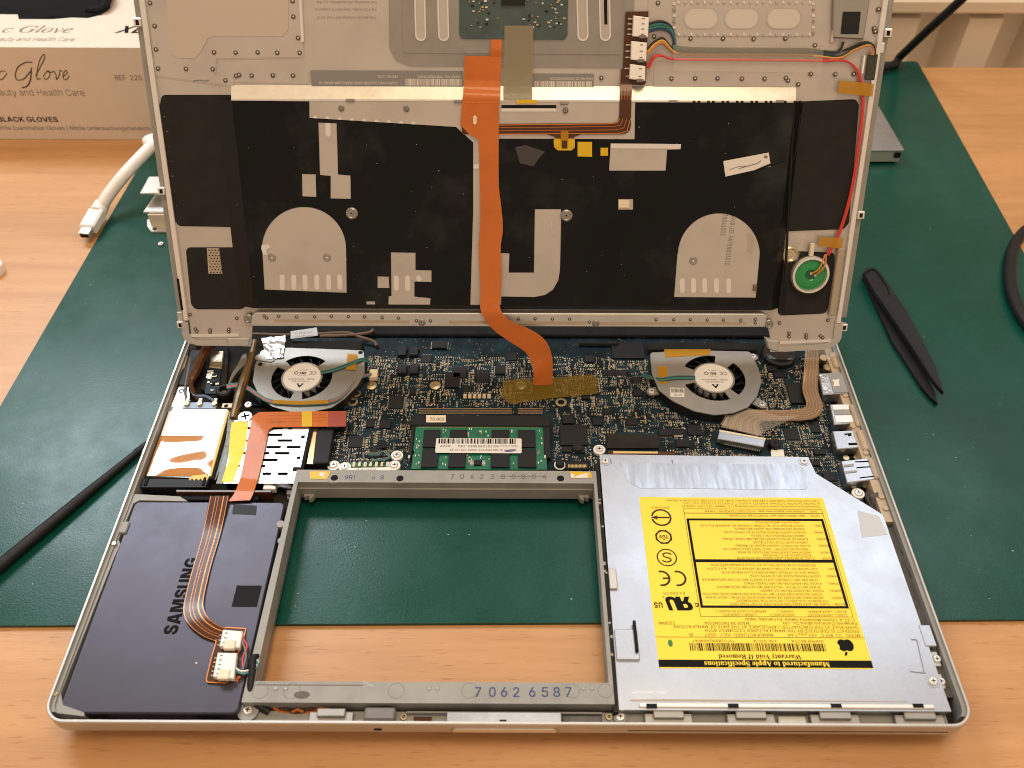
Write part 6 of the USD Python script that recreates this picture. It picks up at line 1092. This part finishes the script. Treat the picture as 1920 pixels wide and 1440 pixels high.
hw([(1500, 94, 1.3), (1560, 99, 1.3), (1576, 92, 1.5), (1582, 78, 1.8)], blackw); hw([(1580, 96, 1.3), (1600, 88, 2), (1622, 79, 3), (1638, 86, 3.2), (1641, 103, 2.4)], blackw)
part(hs, 'tape', tc(prism(P(TP([(1270, 88), (1524, 90), (1524, 108), (1270, 104)], 2)), 1.9, 1.96)), M('tape_brown_clear', (.20, .17, .10), .2, alpha=.24, bump=.4, bs=200))
part(hs, 'clear_tape', tc(prism(P(TP([(1262, 84), (1545, 88), (1540, 136), (1264, 132)], 2.1)), 2.02, 2.06)), clear)
sbd = part(hs, 'sensor_board', tc(cb(*T(1622, 150, 1.5), .6, *T(1646, 102, 1.5), 2.0, .15)), M('sensor_board', (.028, .03, .016), .35, var=.5, vs=700)); part(hs, 'white_socket', tc(cb(*T(1614, 138, 1.5), .6, *T(1622, 104, 1.5), 2.6, .2)), white)
# ---- brown flex with white sockets
bf = thing('sensor_flex', 'dark brown flex with three white sockets bending down the upper case to the orange flex', 'flex cable', T3(1190, 100, 1))
pth = [(1172, 25), (1215, 22), (1214, 60), (1211, 155), (1206, 160), (1184, 160), (1183, 240), (1176, 250), (1164, 252), (870, 258) if False else (934, 252), (934, 233), (1150, 230), (1160, 226), (1164, 216), (1164, 140), (1167, 130)]
nz = lambda py: TZ+.9
part(bf, 'flex_head', tc(prism(P(TP([(1173, 22), (1216, 21), (1211, 156), (1206, 160), (1168, 158), (1168, 132)], 1.6), .5), 1.4, 1.6)), copperd)
Lb = [(1164, 130, 1.9), (1164, 155, 2.4), (1163, 172, 4.4), (1162, 190, TZ+.8), (1161, 222, TZ+.7)]; Rb = [(1186, 135, 1.9), (1185, 155, 2.4), (1185, 172, 4.4), (1184, 190, TZ+.8), (1183, 222, TZ+.7)]
g3 = lambda l: [T3(*p) for p in l]
part(bf, 'flex_strip', ribbon(g3(Lb), g3(Rb), .18), copperd)
arm_ = P(TP([(1161, 218), (1183, 218), (1183, 236), (1181, 244), (1174, 250), (1164, 252), (1090, 252), (1076, 257), (1074, 262), (1042, 262), (1041, 257), (1025, 252), (866, 252), (866, 233), (1148, 231), (1158, 228)], TZ+.7), .3)
part(bf, 'flex_arm', tc(prism(arm_, TZ+.55, TZ+.7)), copperd)
for o in (0, 5, 11, 17): part(bf, 'trace', tc(prism(band(TP([(1166+o*1.05, 160), (1164+o*1.05, 218+o*.35), (1158+o*1.05, 230+o*.9), (1146+o*1.0, 232+o*1.05), (880, 235+o*1.0)], TZ+.75), .28 if o in (0, 17) else .16, 1), TZ+.75, TZ+.79)), trace)
part(bf, 'yellow_tab', tc(prism(P(TP([(1038, 260), (1078, 260), (1078, 276), (1072, 282), (1046, 282), (1039, 276)], TZ+1), 1.0), TZ+.4, TZ+.9)), kaptony); part(bf, 'tab_component', tc(cb(*T(1051, 262, TZ+1), TZ+.8, *T(1066, 246, TZ+1), TZ+1.8, .2)), kapton); part(bf, 'tab_component', tc(cb(*T(1053, 278, TZ+1), TZ+.9, *T(1064, 264, TZ+1), TZ+1.3, .2)), copperd)
for px in (1046, 1071): part(bf, 'amber_dot', tc(cyl(*T(px, 272, TZ+1), TZ+.9, TZ+1.1, 1.3, 14)), kaptony)
part(bf, 'clear_tape', tc(prism(P(TP([(964, 232), (1136, 232), (1134, 316), (966, 262)], TZ+1.2)), TZ+1.15, TZ+1.2)), clear) if False else None
for k, (q, np_) in enumerate((([(1188, 29), (1217, 33), (1215, 70), (1186, 68)], 4), ([(1184, 77), (1213, 80), (1212, 115), (1183, 112)], 3), ([(1182, 120), (1210, 124), (1210, 152), (1180, 148)], 2))):
    p = P(TP(q, 4.4)); c = part(bf, 'white_socket', tc(cvx(p, 1.6, 4.4, .35)), white); b = p.bounds
    for i in range(np_): y = b[1]+(b[3]-b[1])*(i+.6)/(np_+.2); part(c, 'key_slot', tc(bx(b[2]-3.4, y-.25, 4.38, b[2]-1.9, y+.25, 4.44)), inkgrey); part(c, 'solder_pin', tc(tube([[b[0]-2.2, y, 1.8], [b[0]-.8, y, 2.0], [b[0]+.1, y, 3]], .32, 3, 5)), alu_hi)
    part(c, 'dark_key', tc(cb(b[2]-4.2, b[1]-.5, 3.4, b[2]-1.0, b[1]+1.0, 4.7, .2)), inkgrey)
# ---- the long orange flex: from the trackpad, down the tray, over the hinge to the board
lf = thing('trackpad_flex', 'wide orange flat flex running down the upper case and curving onto the circuit board', 'flex cable', T3(918, 400, TZ+1))
n1 = TZ+1.0
part(lf, 'flex_neck', ribbon(g3([(921, 74, 2.2), (920, 92, 3.2), (918, 106, 2.4)]), g3([(941, 74, 2.2), (941, 92, 3.2), (940, 106, 2.4)]), .18), copper)
part(lf, 'flex_head', tc(prism(P(TP([(871, 105), (940, 105), (939, 154), (870, 152)], 2.4), .2), 2.2, 2.4)), copper)
part(lf, 'flex_strip', ribbon(g3([(870, 150, 2.3), (869, 164, 3.6), (868, 180, TZ+.9), (866, 194, n1), (863, 236, n1)]), g3([(939, 152, 2.3), (938.5, 166, 3.6), (938, 182, TZ+.9), (936, 197, n1), (935, 262, n1)]), .18), copper)
for k in range(14): part(lf, 'pin_dot', tc(cb(*T(872+k*4.4, 193.5, n1), n1+.02, *T(874+k*4.4, 190.5, n1), n1+.35, .03)), trace)
part(lf, 'slot_hole', tc(prism(LineString([T(890.5, 220, n1), T(890.5, 230, n1)]).buffer(.85), n1+.12, n1+.16)), cream)
part(lf, 'flex_strip', tc(prism(P(TP([(863, 234), (935, 238), (935, 262), (898, 262), (880, 252)], n1), .3), n1-.05, n1+.13)), copper)
Ls = [(897, 256, n1), (899, 300, n1), (900, 340, n1+.3), (901, 400, n1+.9), (898, 450, n1+.8), (899, 500, n1+1.2), (902, 545, n1+1.6), (900, 574, n1+2.2)]
Rs = [(935, 256, n1), (935, 300, n1), (935, 388, n1+.7), (941, 396, n1+.9), (944, 455, n1+1.0), (939, 466, n1+1.2), (940, 545, n1+1.6), (937, 572, n1+2.2)]
L0 = g3([(897, 256, n1), (899, 300, n1+.2), (900, 345, n1+.5), (901, 392, n1+.8), (900, 430, n1+.8), (898, 462, n1+.9), (899, 500, n1+1.3), (901, 545, n1+1.7), (900, 574, n1+2.4)])
R0 = g3([(935, 256, n1), (935, 300, n1+.2), (935, 345, n1+.5), (941, 398, n1+.8), (943, 430, n1+.8), (939, 462, n1+.9), (940, 500, n1+1.3), (939, 545, n1+1.7), (937, 572, n1+2.4)])
part(lf, 'flex_strip', ribbon(L0, R0, .18, 8), copper)
yb = B(1018, 722, BZ+1.8)[1]; yt = float(L0[-1][1])
def fly(px, py, f): return Y3(px, py, yt+(yb-yt)*f)
L1 = [L0[-1], fly(905, 592, .10), fly(925, 618, .22), fly(955, 640, .38), fly(985, 660, .58), fly(996, 680, .74), fly(1000, 700, .90), B3(1000, 722, BZ+1.9)]
R1 = [R0[-1], fly(941, 585, .10), fly(958, 602, .22), fly(990, 616, .38), fly(1016, 632, .58), fly(1030, 652, .74), fly(1036, 680, .88), B3(1036, 721, BZ+1.9)]
part(lf, 'hanging_strip', ribbon(L1, R1, .18, 10), copper)
# scuffs and dust: small pale flecks on film and mat
for k in range(46):
    px, py = rng.uniform(440, 1480), rng.uniform(200, 575); u, v = T(px, py, TZ)
    if hp.contains(Point(u, v)): continue
    s = rng.uniform(.08, .2); up_part(fl, 'dust_fleck', cb(u-s, v-s*.6, TZ+.2, u+s, v+s*.6, TZ+.3, .02), paper)
